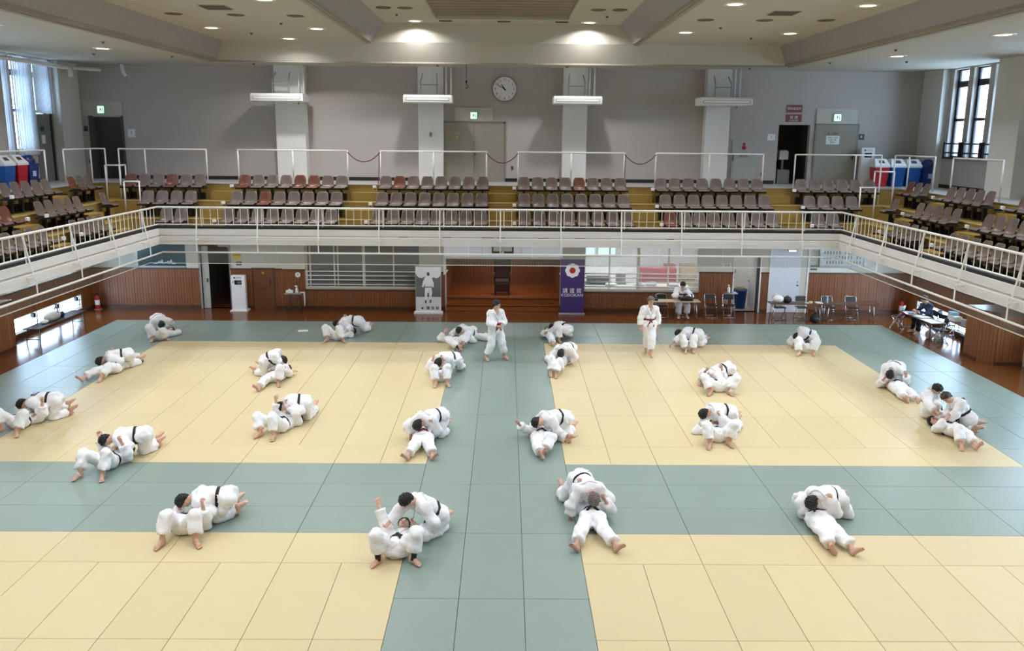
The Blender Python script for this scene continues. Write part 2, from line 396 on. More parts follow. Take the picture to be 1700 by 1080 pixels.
# ---- upper walls
ZC = 8.66
up_holes = [(-14.45, -13.45, 4.7, 6.86), (9.85, 10.97, 4.7, 6.8)]
wbu = struct('wall_back_upper', grid_wall(MB(), 1, YW, YW+.2, -15.5, 15.5, 3.12, 10.5, up_holes), m_wallup)
uw = [(14.28, 15.12), (13.15, 14.0), (12.02, 12.87), (8.6, 9.45), (7.45, 8.3), (6.3, 7.15), (3.2, 4.0), (2.0, 2.85), (.9, 1.75)]
wlu = struct('wall_left_upper', grid_wall(MB(), 0, -15.5, -15.1, -14, 16.6, 3.12, 10.5, [(a, b, 5.75, 8.62) for a, b in uw]), m_wallup)
wru = struct('wall_right_upper', grid_wall(MB(), 0, 15.1, 15.5, -14, 16.6, 3.12, 10.5, [(a, b, 5.75, 8.62) for a, b in uw]), m_wallup)
bb = MB().box(-13.4, 9.8, YW-.015, YW, 4.7, 4.83); bb.box(12.7, 15.1, YW-.015, YW, 4.7, 4.83); struct('baseboard_back', bb, m_blackb)
struct('baseboard_left', MB().box(-15.1, -15.085, YN, 14.2, 4.7, 4.83), m_blackb)
struct('baseboard_right', MB().box(15.085, 15.1, YN, 16.6, 4.7, 4.83), m_blackb)
for (a, b) in ((-7.9, -6.87), (-2.93, -2.07), (2.13, 2.97), (7.13, 7.97)):
    MB().box(a, b, YW-.4, YW, 4.7, ZC).build('wall_pillar', m_pillar, wbu)
for s, wl in ((-1, wlu), (1, wru)):           # side wall pillars between window groups
    for y0 in (10.6, 5.0):
        MB().box(s*14.55, s*15.1, y0, y0+1.25, 4.7, ZC).build('wall_pillar', m_wallup if s < 0 else m_pillar, wl)
    MB().box(s*14.85, s*15.1, 15.35, 16.6, 4.7, ZC).build('wall_pillar', m_pillar, wl)
wi = 5
m_frame = mat('dark_navy_window_frame', (24, 27, 36), .45)
for s in (-1, 1):
    for a, b in uw:
        fr = MB(); x = s*15.27
        for z in (5.75, 6.98, 8.14, 8.62): fr.box(x-.03, x+.03, a, b, z-(.1 if z == 8.14 else .045), z+(.1 if z == 8.14 else .045))
        for y in (a+.05, b-.05): fr.box(x-.03, x+.03, y-.06, y+.06, 5.75, 8.62)
        o = struct('window_%d' % wi, fr, m_frame); wi += 1
        for z0, z1 in ((5.785, 6.945), (7.015, 8.05), (8.23, 8.585)):
            MB().box(x-.004, x+.004, a+.1, b-.1, z0, z1).build('pane', m_pane, o)
        if s > 0:
            gb = MB().box(15.03, 15.08, a-.06, b+.06, 5.7, 5.76)
            for z in (5.9, 6.2): gb.box(15.03, 15.07, a-.06, b+.06, z-.025, z+.025)
            for y in (a-.03, b+.03): gb.box(15.02, 15.09, y-.055, y+.055, 5.7, 6.26)
            gb.build('sill_guard', m_frame, o)

# ---- ceiling
YF = -12.
cb = MB()
XO, XO2, XC1, XC2, ZM, ZK = 9.35, 8.95, 4.22, 3.72, 9.25, 9.82
YO, YM, YK = 14.85, 14.4, 14.2
def quad(mb, *p): mb.add(p, [tuple(range(len(p)))])
for s in (-1, 1):
    cb.m = 0
    quad(cb, (s*15.3, -14, ZC), (s*15.3, 16.7, ZC), (s*XO, 16.7, ZC), (s*XO, -14, ZC))
    quad(cb, (s*XO2, YF, ZM), (s*XC1, YF, ZM), (s*XC1, YM, ZM), (s*XO2, YM, ZM))
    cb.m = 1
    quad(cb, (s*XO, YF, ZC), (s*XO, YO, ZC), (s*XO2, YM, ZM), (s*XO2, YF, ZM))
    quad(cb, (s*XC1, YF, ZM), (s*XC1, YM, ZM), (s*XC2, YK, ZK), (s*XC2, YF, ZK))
    cb.m = 0
    quad(cb, (s*XC2, YF, ZK), (s*XC2, YK, ZK), (s*2.05, YK, ZK), (s*2.05, YF, ZK))
quad(cb, (-XO, YO, ZC), (XO, YO, ZC), (XO, 16.7, ZC), (-XO, 16.7, ZC))
quad(cb, (-XO, YO, ZC), (XO, YO, ZC), (XO2, YM, ZM), (-XO2, YM, ZM))
quad(cb, (-XC1, YM, ZM), (XC1, YM, ZM), (XC2, YK, ZK), (-XC2, YK, ZK))
quad(cb, (-2.05, 12.95, ZK), (2.05, 12.95, ZK), (2.05, YK, ZK), (-2.05, YK, ZK))
quad(cb, (-XO, -14, ZC), (XO, -14, ZC), (XO, YF, ZC), (-XO, YF, ZC)); quad(cb, (-XO, YF, ZC), (XO, YF, ZC), (XO, YF, 10.3), (-XO, YF, 10.3))
quad(cb, (-16, -14.5, 10.45), (16, -14.5, 10.45), (16, 17, 10.45), (-16, 17, 10.45))  # unseen roof sheet above the coffers, added to block the sky
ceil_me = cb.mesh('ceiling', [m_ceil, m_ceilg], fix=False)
ceiling = tag(put('ceiling', ceil_me), kind='structure')
co = MB()
for s in (-1, 1):
    co.box(s*(XO-.05), s*(XO+.05), YF, YO, ZC-.02, ZC+.07); co.box(s*(XO+.05), s*(XO+.2), YF, YO, ZC-.045, ZC+.01); co.box(s*(XC1-.04), s*(XC1+.04), YF, YM, ZM-.02, ZM+.06); co.box(s*(XC1+.04), s*(XC1+.16), YF, YM, ZM-.04, ZM+.01)
co.box(-XO, XO, YO-.02, YO+.06, ZC-.03, ZC+.02)
struct('trim_2', co, mat('cornice_moulding', (152, 145, 130), .6))
lv = thing('ceiling_louvre', 'long brown slatted louvre recessed in the centre of the ceiling', 'ceiling louvre', (0, 0, ZK))
m_louv = wood('louvre_slat', (150, 132, 112), (118, 102, 86), .6, 3, (.6, 6, 6))
fr = MB().box(-2.1, -2.0, YF, 12.97, -.05, .12); fr.box(2.0, 2.1, YF, 12.97, -.05, .12); fr.box(-2.1, 2.1, 12.9, 13.0, -.05, .12); fr.build('louvre_frame', m_ceil, lv)
MB().box(-2.05, 2.05, YF, 12.95, .18, .2).build('louvre_back', m_dgrey, lv)
sm = MB().box(-1.99, 1.99, -.2, .2, .03, .06).mesh('slat', m_louv)
y = 12.66
while y > 5: put('slat', sm, lv, (0, y, 0)); y -= .46

# ---- downlights: trim ring, glowing lens and the lamp itself
m_lens = mat('downlight_lens', (255, 250, 238), .4, var=0., emit=9.)
lens_me = MB().lathe([(.17, 0), (.17, .012)], n=20).mesh('lens', m_lens)
ring_me = MB().lathe([(.17, 0), (.18, -.02), (.25, -.016), (.265, 0), (.265, .01), (.17, .01)], n=20).mesh('trim_ring', mat('downlight_trim', (226, 220, 204), .5), smooth=True)
def lamp_data(watt, spread):
    l = bpy.data.lights.new('downlight_lamp', 'AREA'); l.shape = 'DISK'; l.size = .32; l.energy = watt; l.color = (.965, .97, 1.); l.spread = math.radians(spread); return l
L_std, L_wash = lamp_data(LAMP_W, 128), lamp_data(LAMP_W*1.7, 150)
def downlight(x, y, z, label, data=None):
    t = thing('downlight', label, 'ceiling light', (x, y, z), 0, 'recessed ceiling downlights')
    put('trim_ring', ring_me, t); put('lens', lens_me, t, (0, 0, -.012))
    put('lamp', data or L_std, t, (0, 0, -.03))
side = {-1: 'left', 1: 'right'}
rown = {11.25: 'beside the back bulkhead', 6.4: 'second row from the back', 1.5: 'third row from the back', -3.4: 'fourth row from the back', -8.3: 'fifth row from the back'}
for s in (-1, 1):
    for y, rn in rown.items():
        downlight(s*5.2, y, ZM, 'round downlight in %s coffer, inner line, %s' % (side[s], rn))
        downlight(s*8.15, y, ZM, 'round downlight in %s coffer, outer line, %s' % (side[s], rn))
        downlight(s*11.25, y, ZC, 'round downlight in %s perimeter soffit, %s' % (side[s], rn))
    for y, rn in ((13.7, 'washing the back bulkhead'), (8.8, 'second from the back'), (3.9, 'third from the back'), (-1., 'fourth from the back'), (-6., 'fifth from the back')):
        downlight(s*2.72, y, ZK, 'round downlight beside the central louvre, %s side, %s' % (side[s], rn), L_wash if y > 13 else None)
    if s < 0: downlight(-6.64, 13.64, ZM, 'round downlight close to the bulkhead in the left coffer', L_wash)
# ---- ceiling fittings
m_vent = mat('dark_grille', (96, 88, 72), .7)
spk = MB().lathe([(.0, -.005), (.2, -.02), (.22, 0), (.22, .01)], n=18).mesh('grille', m_vent); spr = MB().lathe([(.22, 0), (.23, -.012), (.36, 0), (.36, .01), (.22, .01)], n=18).mesh('flange', m_ceil)
for s in (-1, 1):
    for x, y, z, n in ((8.13, 8.65, ZM, 'outer'), (6.62, 8.75, ZM, 'middle'), (5.15, 8.8, ZM, 'inner')):
        t = thing('air_diffuser', 'round dark air diffuser in %s coffer, %s one of three' % (side[s], n), 'air diffuser', (s*x, y, z), 0, 'round ceiling diffusers'); put('grille', spk, t); put('flange', spr, t)
    for x, n in ((2.7, 'inner'), (3.3, 'outer')):
        t = thing('air_diffuser', 'round dark air diffuser %s of the central louvre, %s one' % (side[s], n), 'air diffuser', (s*x, 11.15, ZK), 0, 'round ceiling diffusers'); put('grille', spk, t)
        if n == 'inner': put('flange', spr, t)
    t = thing('ceiling_vent', 'rectangular slotted ceiling vent in the %s coffer' % side[s], 'ceiling vent', (s*6.7, 7.6, ZM), 0, 'rectangular ceiling vents')
    MB().box(-.32, .32, -.3, .3, -.012, 0).build('frame', m_ceilg, t)
    for k in range(6): MB().box(-.29, .29, -.27+k*.095, -.2+k*.095, -.025, -.012).build('slat', m_vent, t)
    for k, (x, y, z) in enumerate(((5.9, 10.2, ZM), (7.4, 12.4, ZM), (10.4, 9.6, ZC), (12.3, 12.8, ZC), (3.1, 12.4, ZK), (8.4, 15.7, ZC), (2.2, 15.7, ZC), (10.2, 13.4, ZC))):
        tag(MB().lathe([(.012, -.05), (.03, -.045), (.035, -.02), (.05, 0)], n=8).build('sprinkler', m_vent, None, False, (s*x, y, z)), 'tiny ceiling sprinkler head, %s half of the hall, %s' % (side[s], ('in coffer beside the inner downlights', 'in coffer near the bulkhead', 'in soffit beside the coffer', 'in soffit over the corner', 'beside central ceiling downlight', 'over outer wall pillar', 'over inner wall pillar', 'in soffit at the coffer corner')[k]), 'sprinkler', 'ceiling sprinklers')
for x, n in ((-1.75, 'left'), (.05, 'middle'), (1.85, 'right')):
    t = thing('slot_vent', 'short dark slot vent before the bulkhead, %s one of three' % n, 'ceiling vent', (x, 13.6, ZK), 0, 'slot vents'); MB().box(-.2, .2, -.06, .06, -.03, 0).build('frame', m_vent, t); MB().box(-.17, .17, -.02, .02, -.034, -.03).build('slot', m_black, t)
# ---- fluorescent lamps on the soffit under the balcony
m_tube = mat('fluorescent_diffuser', (246, 250, 255), .4, var=0., emit=4.)
def soffit_lamp(x, y, rz, label, watt=72.):
    t = thing('soffit_lamp', label, 'ceiling lamp', (x, y, 3.11), rz, 'lamps under the balcony')
    MB().box(-.62, .62, -.12, .12, -.06, 0).build('case', m_rail, t); MB().box(-.6, .6, -.1, .1, -.072, -.06).build('diffuser', m_tube, t)
    l = bpy.data.lights.new('tube_lamp', 'AREA'); l.shape = 'RECTANGLE'; l.size = 1.2; l.size_y = .2; l.energy = watt; l.color = (.98, .98, 1.); put('lamp', l, t, (0, 0, -.09))
for i, x in enumerate((-12.6, -9.3, -5.6, -1.9, 1.9, 5.6, 9.3, 12.6)): soffit_lamp(x, 14.1, 0, 'strip lamp under the back balcony, %s from left' % ORD[i])
for s in (-1, 1):
    for i, y in enumerate((10.4, 6.6, 2.8)): soffit_lamp(s*12.7, y, PI/2, 'strip lamp under the %s balcony, %s from the back' % (side[s], ORD[i]))
# ================================================================ BALCONY: RAILINGS, SEATS, FITTINGS
RZ, RB = 4.2, 3.70                          # balustrade top and bottom rail heights
def rail_side(tag_label, ax, p, a0, a1, posts, outs):
    """balustrade along one balcony edge. ax: running axis, p: line position, outs: sign pointing into the hall"""
    t = thing('balustrade', tag_label, 'railing')
    def pt(a, off, z): return (a, p+outs*off, z) if ax == 0 else (p+outs*off, a, z)
    MB().cyl(pt(a0, 0, RZ), pt(a1, 0, RZ), .028, 8).build('top_rail', m_rail, t, True)
    MB().cyl(pt(a0, 0, RB), pt(a1, 0, RB), .02, 8).build('bottom_rail', m_rail, t, True)
    bm = MB().cyl((0, 0, RB), (0, 0, RZ), .009, 6).mesh('baluster', m_rail)
    n = int(round((a1-a0)/.222))
    for i in range(1, n):
        a = a0+(a1-a0)*i/n
        if min(abs(a-q) for q in posts) < .06: continue
        put('baluster', bm, t, pt(a, 0, 0))
    pm = MB(); o = (0, outs*.2, 0) if ax == 0 else (outs*.2, 0, 0)
    pm.cyl((0, 0, RZ), (o[0]*.85, o[1]*.85, 3.28), .02, 7)
    if ax == 0: pm.box(-.025, .025, 0, o[1], 3.25, 3.28)
    else: pm.box(0, o[0], -.025, .025, 3.25, 3.28)
    pm = pm.mesh('post', m_rail); im = MB().cyl((0, 0, 3.57), (0, 0, RZ), .016, 6).mesh('inner_post', m_rail)
    sm = MB().cyl((0, 0, 2.9), (0, 0, 3.36), .016, 6).mesh('stub', m_rail)
    for a in posts:
        put('post', pm, t, pt(a, 0, 0)); put('inner_post', im, t, pt(a+.1, -.03, 0)); put('stub', sm, t, pt(a+(0 if ax == 0 else .06), .17, 0))
    e = .17
    b0, b1 = (a0+e, a1-e) if ax == 0 else (a0, a1-e)
    MB().cyl(pt(b0, e, 2.9), pt(b1, e, 2.9), .026, 8).build('lower_bar', m_rail, t, True)
    MB().cyl(pt(b0, e, 3.36), pt(b1, e, 3.36), .011, 6).build('thin_bar', m_rail, t, True)
bx = [at(u, 365, 1, YB)[0] for u in (327, 1332)]
rail_side('white balustrade along the back balcony edge facing the camera', 0, YB+.02, -XB, XB, [bx[0]+(bx[1]-bx[0])*i/10 for i in range(11)], -1)
ys = [at(233, 350, 0, -XB)[1], at(35.7, 388, 0, -XB)[1]]
sidep = [ys[0]+(ys[1]-ys[0])*i/3 for i in range(7)]; sidep = [y for y in sidep if y > YN+.2]
rail_side('white balustrade along the left balcony edge', 1, -XB, YN, YB+.02, sidep, 1)
rail_side('white balustrade along the right balcony edge', 1, XB, YN, YB+.02, sidep, -1)
# ---- hanging glass smoke barrier under the balcony edge
m_smoke = glass('smoke_barrier_glass', (216, 218, 218), .93, .03)
for lab, ax, p, a0, a1 in (('clear hanging glass smoke barrier below back balcony', 0, 11.38, -10.45, 10.45), ('clear hanging glass smoke barrier below left balcony', 1, -10.45, YN, 11.38), ('clear hanging glass smoke barrier below right balcony', 1, 10.45, YN, 11.38)):
    t = thing('smoke_barrier', lab, 'glass screen'); n = int(round((a1-a0)/1.9))
    for i in range(n):
        a, b = a0+(a1-a0)*i/n+.004, a0+(a1-a0)*(i+1)/n-.004
        (MB().box(a, b, p-.003, p+.003, 2.53, 3.11) if ax == 0 else MB().box(p-.003, p+.003, a, b, 2.53, 3.11)).build('pane', m_smoke, t)
    (MB().box(a0, a1, p-.012, p+.012, 2.51, 2.53) if ax == 0 else MB().box(p-.012, p+.012, a0, a1, 2.51, 2.53)).build('bottom_strip', m_rail, t)

# ---- spectator seats
def shell_mesh(m):
    prof = [(-.21, .42), (-.17, .445), (-.08, .435), (.04, .425), (.12, .44), (.165, .50), (.19, .58), (.21, .67), (.225, .74), (.235, .79), (.238, .805)]
    wid = [.175, .19, .195, .195, .195, .195, .195, .19, .175, .145, .11]; dish = [.0, .012, .02, .022, .024, .026, .026, .024, .018, .01, .004]
    mb = MB(); n = 7; vs = []
    for side_ in (0, 1):
        for (y, z), w_, d in zip(prof, wid, dish):
            for j in range(n):
                t = j/(n-1)*2-1; back = z > .47
                vs.append((t*w_, y-(d*t*t*1.6 if back else 0)+(side_*.012 if back else 0), z+(d*t*t*1.4 if not back else 0)-(side_*.014 if not back else side_*.004)))
    K = len(prof); fs = []
    for i in range(K-1):
        for j in range(n-1):
            a = i*n+j; fs.append((a, a+1, a+n+1, a+n)); b = a+K*n; fs.append((b, b+n, b+n+1, b+1))
    for i in range(K-1):
        for j in (0, n-1):
            a = i*n+j; b = a+K*n; fs.append((a, a+n, b+n, b) if j == 0 else (a, b, b+n, a+n))
    for i in (0, K-1):
        for j in range(n-1):
            a = i*n+j; b = a+K*n; fs.append((a, b, b+1, a+1) if i == 0 else (a, a+1, b+1, b))
    mb.add(vs, fs); return mb.mesh('shell', m, True)
sh_t, sh_b = shell_mesh(m_seat), shell_mesh(m_seatb)
br = MB(); br.box(-.228, .228, -.16, .16, .355, .405); br.box(-.19, .19, -.13, .13, .405, .425)
br.box(-.03, .03, .02, .12, .0, .36); br.box(-.16, .16, .12, .17, .0, .22)
br_me = br.mesh('bracket', m_black)
def seat(x, y, z, rz, brown, label, group):
    t = thing('spectator_seat', label, 'seat', (x, y, z), rz, group)
    put('shell', sh_b if brown else sh_t, t); put('bracket', br_me, t)
rowz = (Z0, LV[0], LV[1]); rowname = ('front', 'middle', 'top')
PITCH = .4535
blocks = [('far left back block', -9.87, (2, 4, 6), -1), ('second back block', -8.41, (8, 8, 8), 1), ('third back block', -3.79, (8, 8, 8), 1), ('fourth back block', .74, (8, 8, 8), 1), ('fifth back block', 5.25, (8, 8, 8), 1), ('far right back block', 9.87, (2, 4, 6), 1)]
brown = {('far left back block', 2, 2): 1, ('far left back block', 2, 4): 0, ('far left back block', 2, 5): 1, ('second back block', 2, 0): 1, ('second back block', 2, 4): 1, ('second back block', 2, 5): 1, ('second back block', 1, 2): 1, ('third back block', 2, 1): 1, ('fourth back block', 2, 4): 1, ('fifth back block', 0, 0): 1}
mk_me = MB().cbox(-.055, .055, -.03, .03, 0, .09, .01).mesh('plate', m_white)
def row_marker(x, y, z, rz, label):
    t = thing('row_marker', label, 'row marker', (x, y, z), rz, 'white row markers'); put('plate', mk_me, t); MB().box(-.02, .02, -.005, .2, -.04, .01).build('arm', m_black, t)
for bn, x0, ns, d in blocks:
    for r, n in enumerate(ns):
        y = 12.3+.85*r
        for i in range(n):
            seat(x0+d*PITCH*i, y, rowz[r], 0, brown.get((bn, r, i), 0), 'plastic spectator seat, %s row of %s, %s from its %s' % (rowname[r], bn, ORD[i], 'left' if d > 0 else 'right'), '%s, %s row' % (bn, rowname[r]))
        lx = x0-.32 if d > 0 else x0+d*PITCH*(n-1)-.32
        if d > 0: row_marker(lx, y-.18, rowz[r]+.42, 0, 'small white row marker at left end of %s row, %s' % (rowname[r], bn))
sideb = [('corner', [12.25+PITCH*1.05*i for i in range(3)], (2,)), ('corner', [12.39], (1,)), ('inner', [9.03+.462*i for i in range(5)], (1, 2)), ('inner', [9.05+.46*i for i in range(4)], (0,)), ('outer', [7.6-.462*i for i in range(9)], (0, 1, 2))]
side_brown = {(-1, 'corner', 2, 0), (-1, 'outer', 1, 0), (-1, 'outer', 1, 1), (1, 'corner', 2, 2)}
for s in (-1, 1):
    for bn, yy, rows in sideb:
        for r in rows:
            for i, y in enumerate(yy):
                seat(s*(11.15+.85*r), y, rowz[r], s*-PI/2, (s, bn, r, i) in side_brown, 'plastic seat on %s balcony, %s row, %s block, %s from its %s end' % (side[s], rowname[r], bn, ORD[i], 'near' if bn != 'outer' else 'far'), '%s balcony, %s %s row' % (side[s], bn, rowname[r]))
            if bn == 'inner':
                e = yy[0]-.3 if s < 0 else yy[-1]+.3
                row_marker(s*(11.15+.85*r-.18), e, rowz[r]+.42, PI/2, 'small white row marker on %s balcony, %s row of inner block' % (side[s], rowname[r]))
            if bn == 'outer':
                row_marker(s*(11.15+.85*r-.18), yy[0]+.3, rowz[r]+.42, PI/2, 'small white row marker on %s balcony, %s row of outer block' % (side[s], rowname[r]))

# ---- walkway guard rails
def guard(label, pts, posts, zb, h=1.1, r=.026, group=None, square=False):
    """tubular guard: rail along pts, uprights at posts"""
    t = thing('guard_rail', label, 'railing', (pts[0][0], pts[0][1], zb), 0, group); ox, oy = pts[0][:2]
    MB().tube([(x-ox, y-oy, h) for x, y in pts], r, 7).build('top_bar', m_rail, t, True)
    for x, y in posts: MB().cyl((x-ox, y-oy, 0), (x-ox, y-oy, h), r*.95, 7).build('upright', m_rail, t, True)
    return t
ZK2 = LV[2]+.005; YG = 14.75
ends = [(-8.79, -5.14), (-4.05, -.5), (.55, 4.11), (5.16, 8.77)]
for i, (a, b) in enumerate(ends):
    guard('white tubular guard rail on back walkway, %s of four from left' % ORD[i], [(a, YG), (b, YG)], [(a, YG), ((a+b)/2, YG), (b, YG)], ZK2, 1.09, group='back walkway guard rails')
for s in (-1, 1):
    guard('white guard rail on back walkway beside the %s corner' % side[s], [(s*12.75, YG), (s*9.84, YG)], [(s*12.75, YG), (s*11.88, YG), (s*9.84, YG)], ZK2, 1.09)
    guard('L shaped white guard rail at the %s walkway corner' % side[s], [(s*13.5, 12.8), (s*13.5, YG), (s*13.2, YG)], [(s*13.5, 12.8), (s*13.5, 14.4), (s*13.2, YG)], ZK2, 1.09)
    guard('white guard rail on the %s side walkway' % side[s], [(s*13.5, 9.4), (s*13.5, 11.8)], [(s*13.5, 9.4), (s*13.5, 11.8)], ZK2, 1.09)
    guard('white handrail frame at %s corner stair, upper tier' % side[s], [(s*12.88, 14.05), (s*12.42, 14.05), (s*12.42, 14.45)], [(s*12.88, 14.05), (s*12.42, 14.05), (s*12.42, 14.45)], LV[1], 1.08)
    guard('white handrail frame at %s corner stair, lower tier' % side[s], [(s*12.0, 13.4), (s*11.52, 13.4), (s*11.52, 13.46)], [(s*12.0, 13.4), (s*11.52, 13.4)], LV[0], 1.08)
m_rope = mat('burgundy_rope', (112, 36, 48), .7)
for i, (a, b) in enumerate(((-5.14, -4.05), (-.5, .55), (4.11, 5.16))):
    pts = [(a+(b-a)*k/12, YG-.03, ZK2+1.05-.32*(1-(2*k/12-1)**2)) for k in range(13)]
    tag(MB().tube(pts, .016, 7).build('barrier_rope', m_rope), 'burgundy rope sagging between guard rails, %s from left' % ORD[i], 'rope', 'barrier ropes')
for x, lab in ((-4.08, 'burgundy rope hanging down guard rail post, left'), (4.14, 'burgundy rope hanging down guard rail post, right')):
    tag(MB().tube([(x, YG-.05, ZK2+1.05), (x-.01, YG-.05, ZK2+.5), (x-.02, YG-.22, ZK2+.02), (x-.03, YG-.35, 4.2)], .014, 6).build('hanging_rope', m_rope), lab, 'rope')

# ---- upper back wall: doors, signs, clock, air conditioners
m_doorg = mat('grey_beige_door', (150, 143, 130), .6); m_head = mat('pale_header_panel', (196, 192, 180), .7)
YD = YW-.02
LEAF = []
def updoor(i, x0, x1, z1, m, split=False, head=None, header_label=None):
    fr = MB().box(x0-.06, x0, YW-.04, YW, 4.7, z1+.05); fr.box(x1, x1+.06, YW-.04, YW, 4.7, z1+.05); fr.box(x0-.06, x1+.06, YW-.04, YW, z1, z1+.06)
    o = struct('door_%d' % i, fr, mat('door_frame_paint', (132, 126, 114), .6))
    xs = [(x0, (x0+x1)/2-.004), ((x0+x1)/2+.004, x1)] if split else [(x0, x1)]
    for a, b in xs: lf_ = MB().box(a, b, YW-.03, YW-.005, 4.705, z1).build('leaf', m, o)
    LEAF.append(lf_)
    return o
def header(x0, x1, z0, z1, parent): MB().box(x0, x1, YW-.05, YW, z0, z1).build('header_panel', m_head, parent)
d = updoor(1, -2.04, .06, 6.76, m_doorg, True); header(-1.67, -.33, 6.83, 7.3, d)
MB().box(-.98, -.94, YW-.07, YW-.03, 5.65, 5.8).build('handle', m_dgrey, LEAF[-1])
ms = mat('yellow_notice', (196, 190, 40), .6); text('1A', .14, ms, d, (-1.58, YW-.034, 6.42)); MB().box(-1.62, -1.56, YW-.034, YW-.03, 6.2, 6.3).build('notice', ms, d)
d = updoor(2, 11.2, 12.65, 6.8, m_doorg, False); header(11.15, 12.6, 6.85, 7.36, d)
MB().box(12.5, 12.56, YW-.08, YW-.03, 5.6, 5.75).build('handle', m_dgrey, LEAF[-1])
# the dark left doorway and the dark right opening lead to unlit lobbies behind the wall
def lobby(name, x0, x1, y0, y1, z0, z1, m):
    t = 0.08
    struct(name+'_near', MB().box(x0-t, x0, y0, y1, z0-t, z1+t), m); struct(name+'_far', MB().box(x1, x1+t, y0, y1, z0-t, z1+t), m)
    struct(name+'_floor', MB().box(x0, x1, y0, y1, z0-t, z0), m); struct(name+'_ceiling', MB().box(x0, x1, y0, y1, z1, z1+t), m)
    return struct(name, MB().box(x0-t, x1+t, y1, y1+t, z0-t, z1+t), m)
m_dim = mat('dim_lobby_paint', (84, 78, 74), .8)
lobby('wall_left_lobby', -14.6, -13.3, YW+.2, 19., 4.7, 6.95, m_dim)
fr = MB().box(-14.6, -14.45, YW-.04, YW, 4.7, 6.9); fr.box(-13.45, -13.39, YW-.04, YW, 4.7, 6.9); fr.box(-14.45, -14.42, YW, YW+.14, 4.7, 6.86); fr.box(-13.48, -13.45, YW, YW+.14, 4.7, 6.86); fr.box(-14.45, -13.45, YW, YW+.14, 6.83, 6.86); o = struct('door_3', fr, m_dgrey)
MB().box(-14.45, -13.45, YW+.14, YW+.17, 4.705, 6.86).build('leaf', mat('dark_brown_door', (52, 42, 40), .5), o); header(-14.76, -13.39, 6.9, 7.4, o)
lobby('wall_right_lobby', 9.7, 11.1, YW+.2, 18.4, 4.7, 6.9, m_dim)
# pale stacked things in the right opening
t = thing('stacked_equipment', 'pale stacked equipment standing in the dark upper right doorway', 'equipment', (10.3, 17.3, 4.7))
MB().cbox(-.22, .22, -.2, .2, 0, .5, .03).build('base_case', m_grey, t); MB().cyl((0, 0, .5), (0, 0, .9), .05, 10).build('column', m_alu, t)
MB().cbox(-.16, .16, -.14, .14, .86, 1.2, .05).build('top_case', m_white, t); MB().tube([(-.14, 0, .6), (-.3, -.05, .9), (-.12, 0, 1.1)], .02, 6).build('hose', m_black, t)
m_exit = mat('lit_exit_sign_face', (236, 255, 246), .4, var=0., emit=2.2); m_exg = mat('exit_sign_green', (20, 150, 96), .4, var=0., emit=.6)
def exit_sign(x0, x1, z0, z1, label):
    t = thing('exit_sign', label, 'exit sign', ((x0+x1)/2, YW-.05, (z0+z1)/2), 0, 'lit exit signs'); w_, h = (x1-x0)/2, (z1-z0)/2
    MB().box(-w_, w_, -.04, 0, -h, h).build('case', m_exg, t); fc = MB().box(-w_*.86, w_*.86, -.046, -.04, -h*.86, h*.86).build('face', m_exit, t)
    g = MB(); g.ell((-.01, -.047, .055), (.018, .003, .02), 8, 5); g.prism([(-.03, .035), (.02, .035), (.035, -.01), (.02, -.015), (.01, .01), (-.005, -.02), (.03, -.05), (.02, -.08), (.008, -.07), (.012, -.055), (-.02, -.035), (-.04, -.075), (-.055, -.07), (-.03, -.015)], 1, -.05, -.046)
    g.box(.05, .075, -.05, -.046, -.08, .07); g.build('running_figure', m_exg, fc)
exit_sign(-14.24, -13.98, 6.97, 7.25, 'lit green exit sign over the dark left doorway')
exit_sign(-1.13, -.88, 6.89, 7.15, 'lit green exit sign over the centre double door')
exit_sign(11.74, 12.02, 6.93, 7.2, 'lit green exit sign over the right grey door')
# clock
t = thing('wall_clock', 'large round white wall clock reading ten to eleven', 'clock', (.08, YW, 7.94))
R_ = .44
MB().lathe([(R_-.03, -.02), (R_-.03, -.07), (R_, -.075), (R_+.01, -.05), (R_+.01, 0)], n=40, ax=1).build('rim', m_grey, t, True)
dl = MB().lathe([(R_-.03, -.01), (R_-.03, -.045)], n=40, ax=1).build('dial', m_white, t)
for k in range(12):
    a = PI/2-2*PI*(k+1)/12; text(str(k+1), .11, m_black, dl, (math.cos(a)*.32, -.047, math.sin(a)*.32), name='numeral')
def hand(L_, w_, ang, y): 
    a = math.radians(90-ang); dx, dz = math.cos(a), math.sin(a); q = lambda u, v: (dx*u-dz*v, dz*u+dx*v)
    return MB().prism([q(-.06, -w_), q(-.06, w_), q(L_, w_*.5), q(L_, -w_*.5)], 1, y, y-.004)
hand(.2, .022, 325, -.056).build('hour_hand', m_black, t); hand(.3, .016, 300, -.062).build('minute_hand', m_black, t); MB().lathe([(.025, -.05), (.025, -.07)], n=12, ax=1).build('hub', m_black, t)
# hanging hook
t = thing('hanging_hook', 'black hook hanging on a chain from the soffit beside clock', 'hook', (-1.21, 15.5, ZC))
for k in range(6): MB().tube([(.012*math.cos(q)*(1 if k % 2 else .3), .012*math.cos(q)*(.3 if k % 2 else 1), -.06-k*.07+.03*math.sin(q)) for q in [i*PI/4 for i in range(8)]], .006, 5, True).build('link', m_black, t)
MB().tube([(0, 0, 0), (0, 0, -.05)], .01, 6).build('eye', m_black, t)
MB().ell((0, 0, -.55), (.035, .03, .06), 8, 6).build('swivel', m_black, t, True); MB().tube([(0, 0, -.6), (.0, 0, -.64), (.045, 0, -.68), (.05, 0, -.73), (.0, 0, -.77), (-.045, 0, -.73)], .014, 6).build('hook_bend', m_black, t, True)
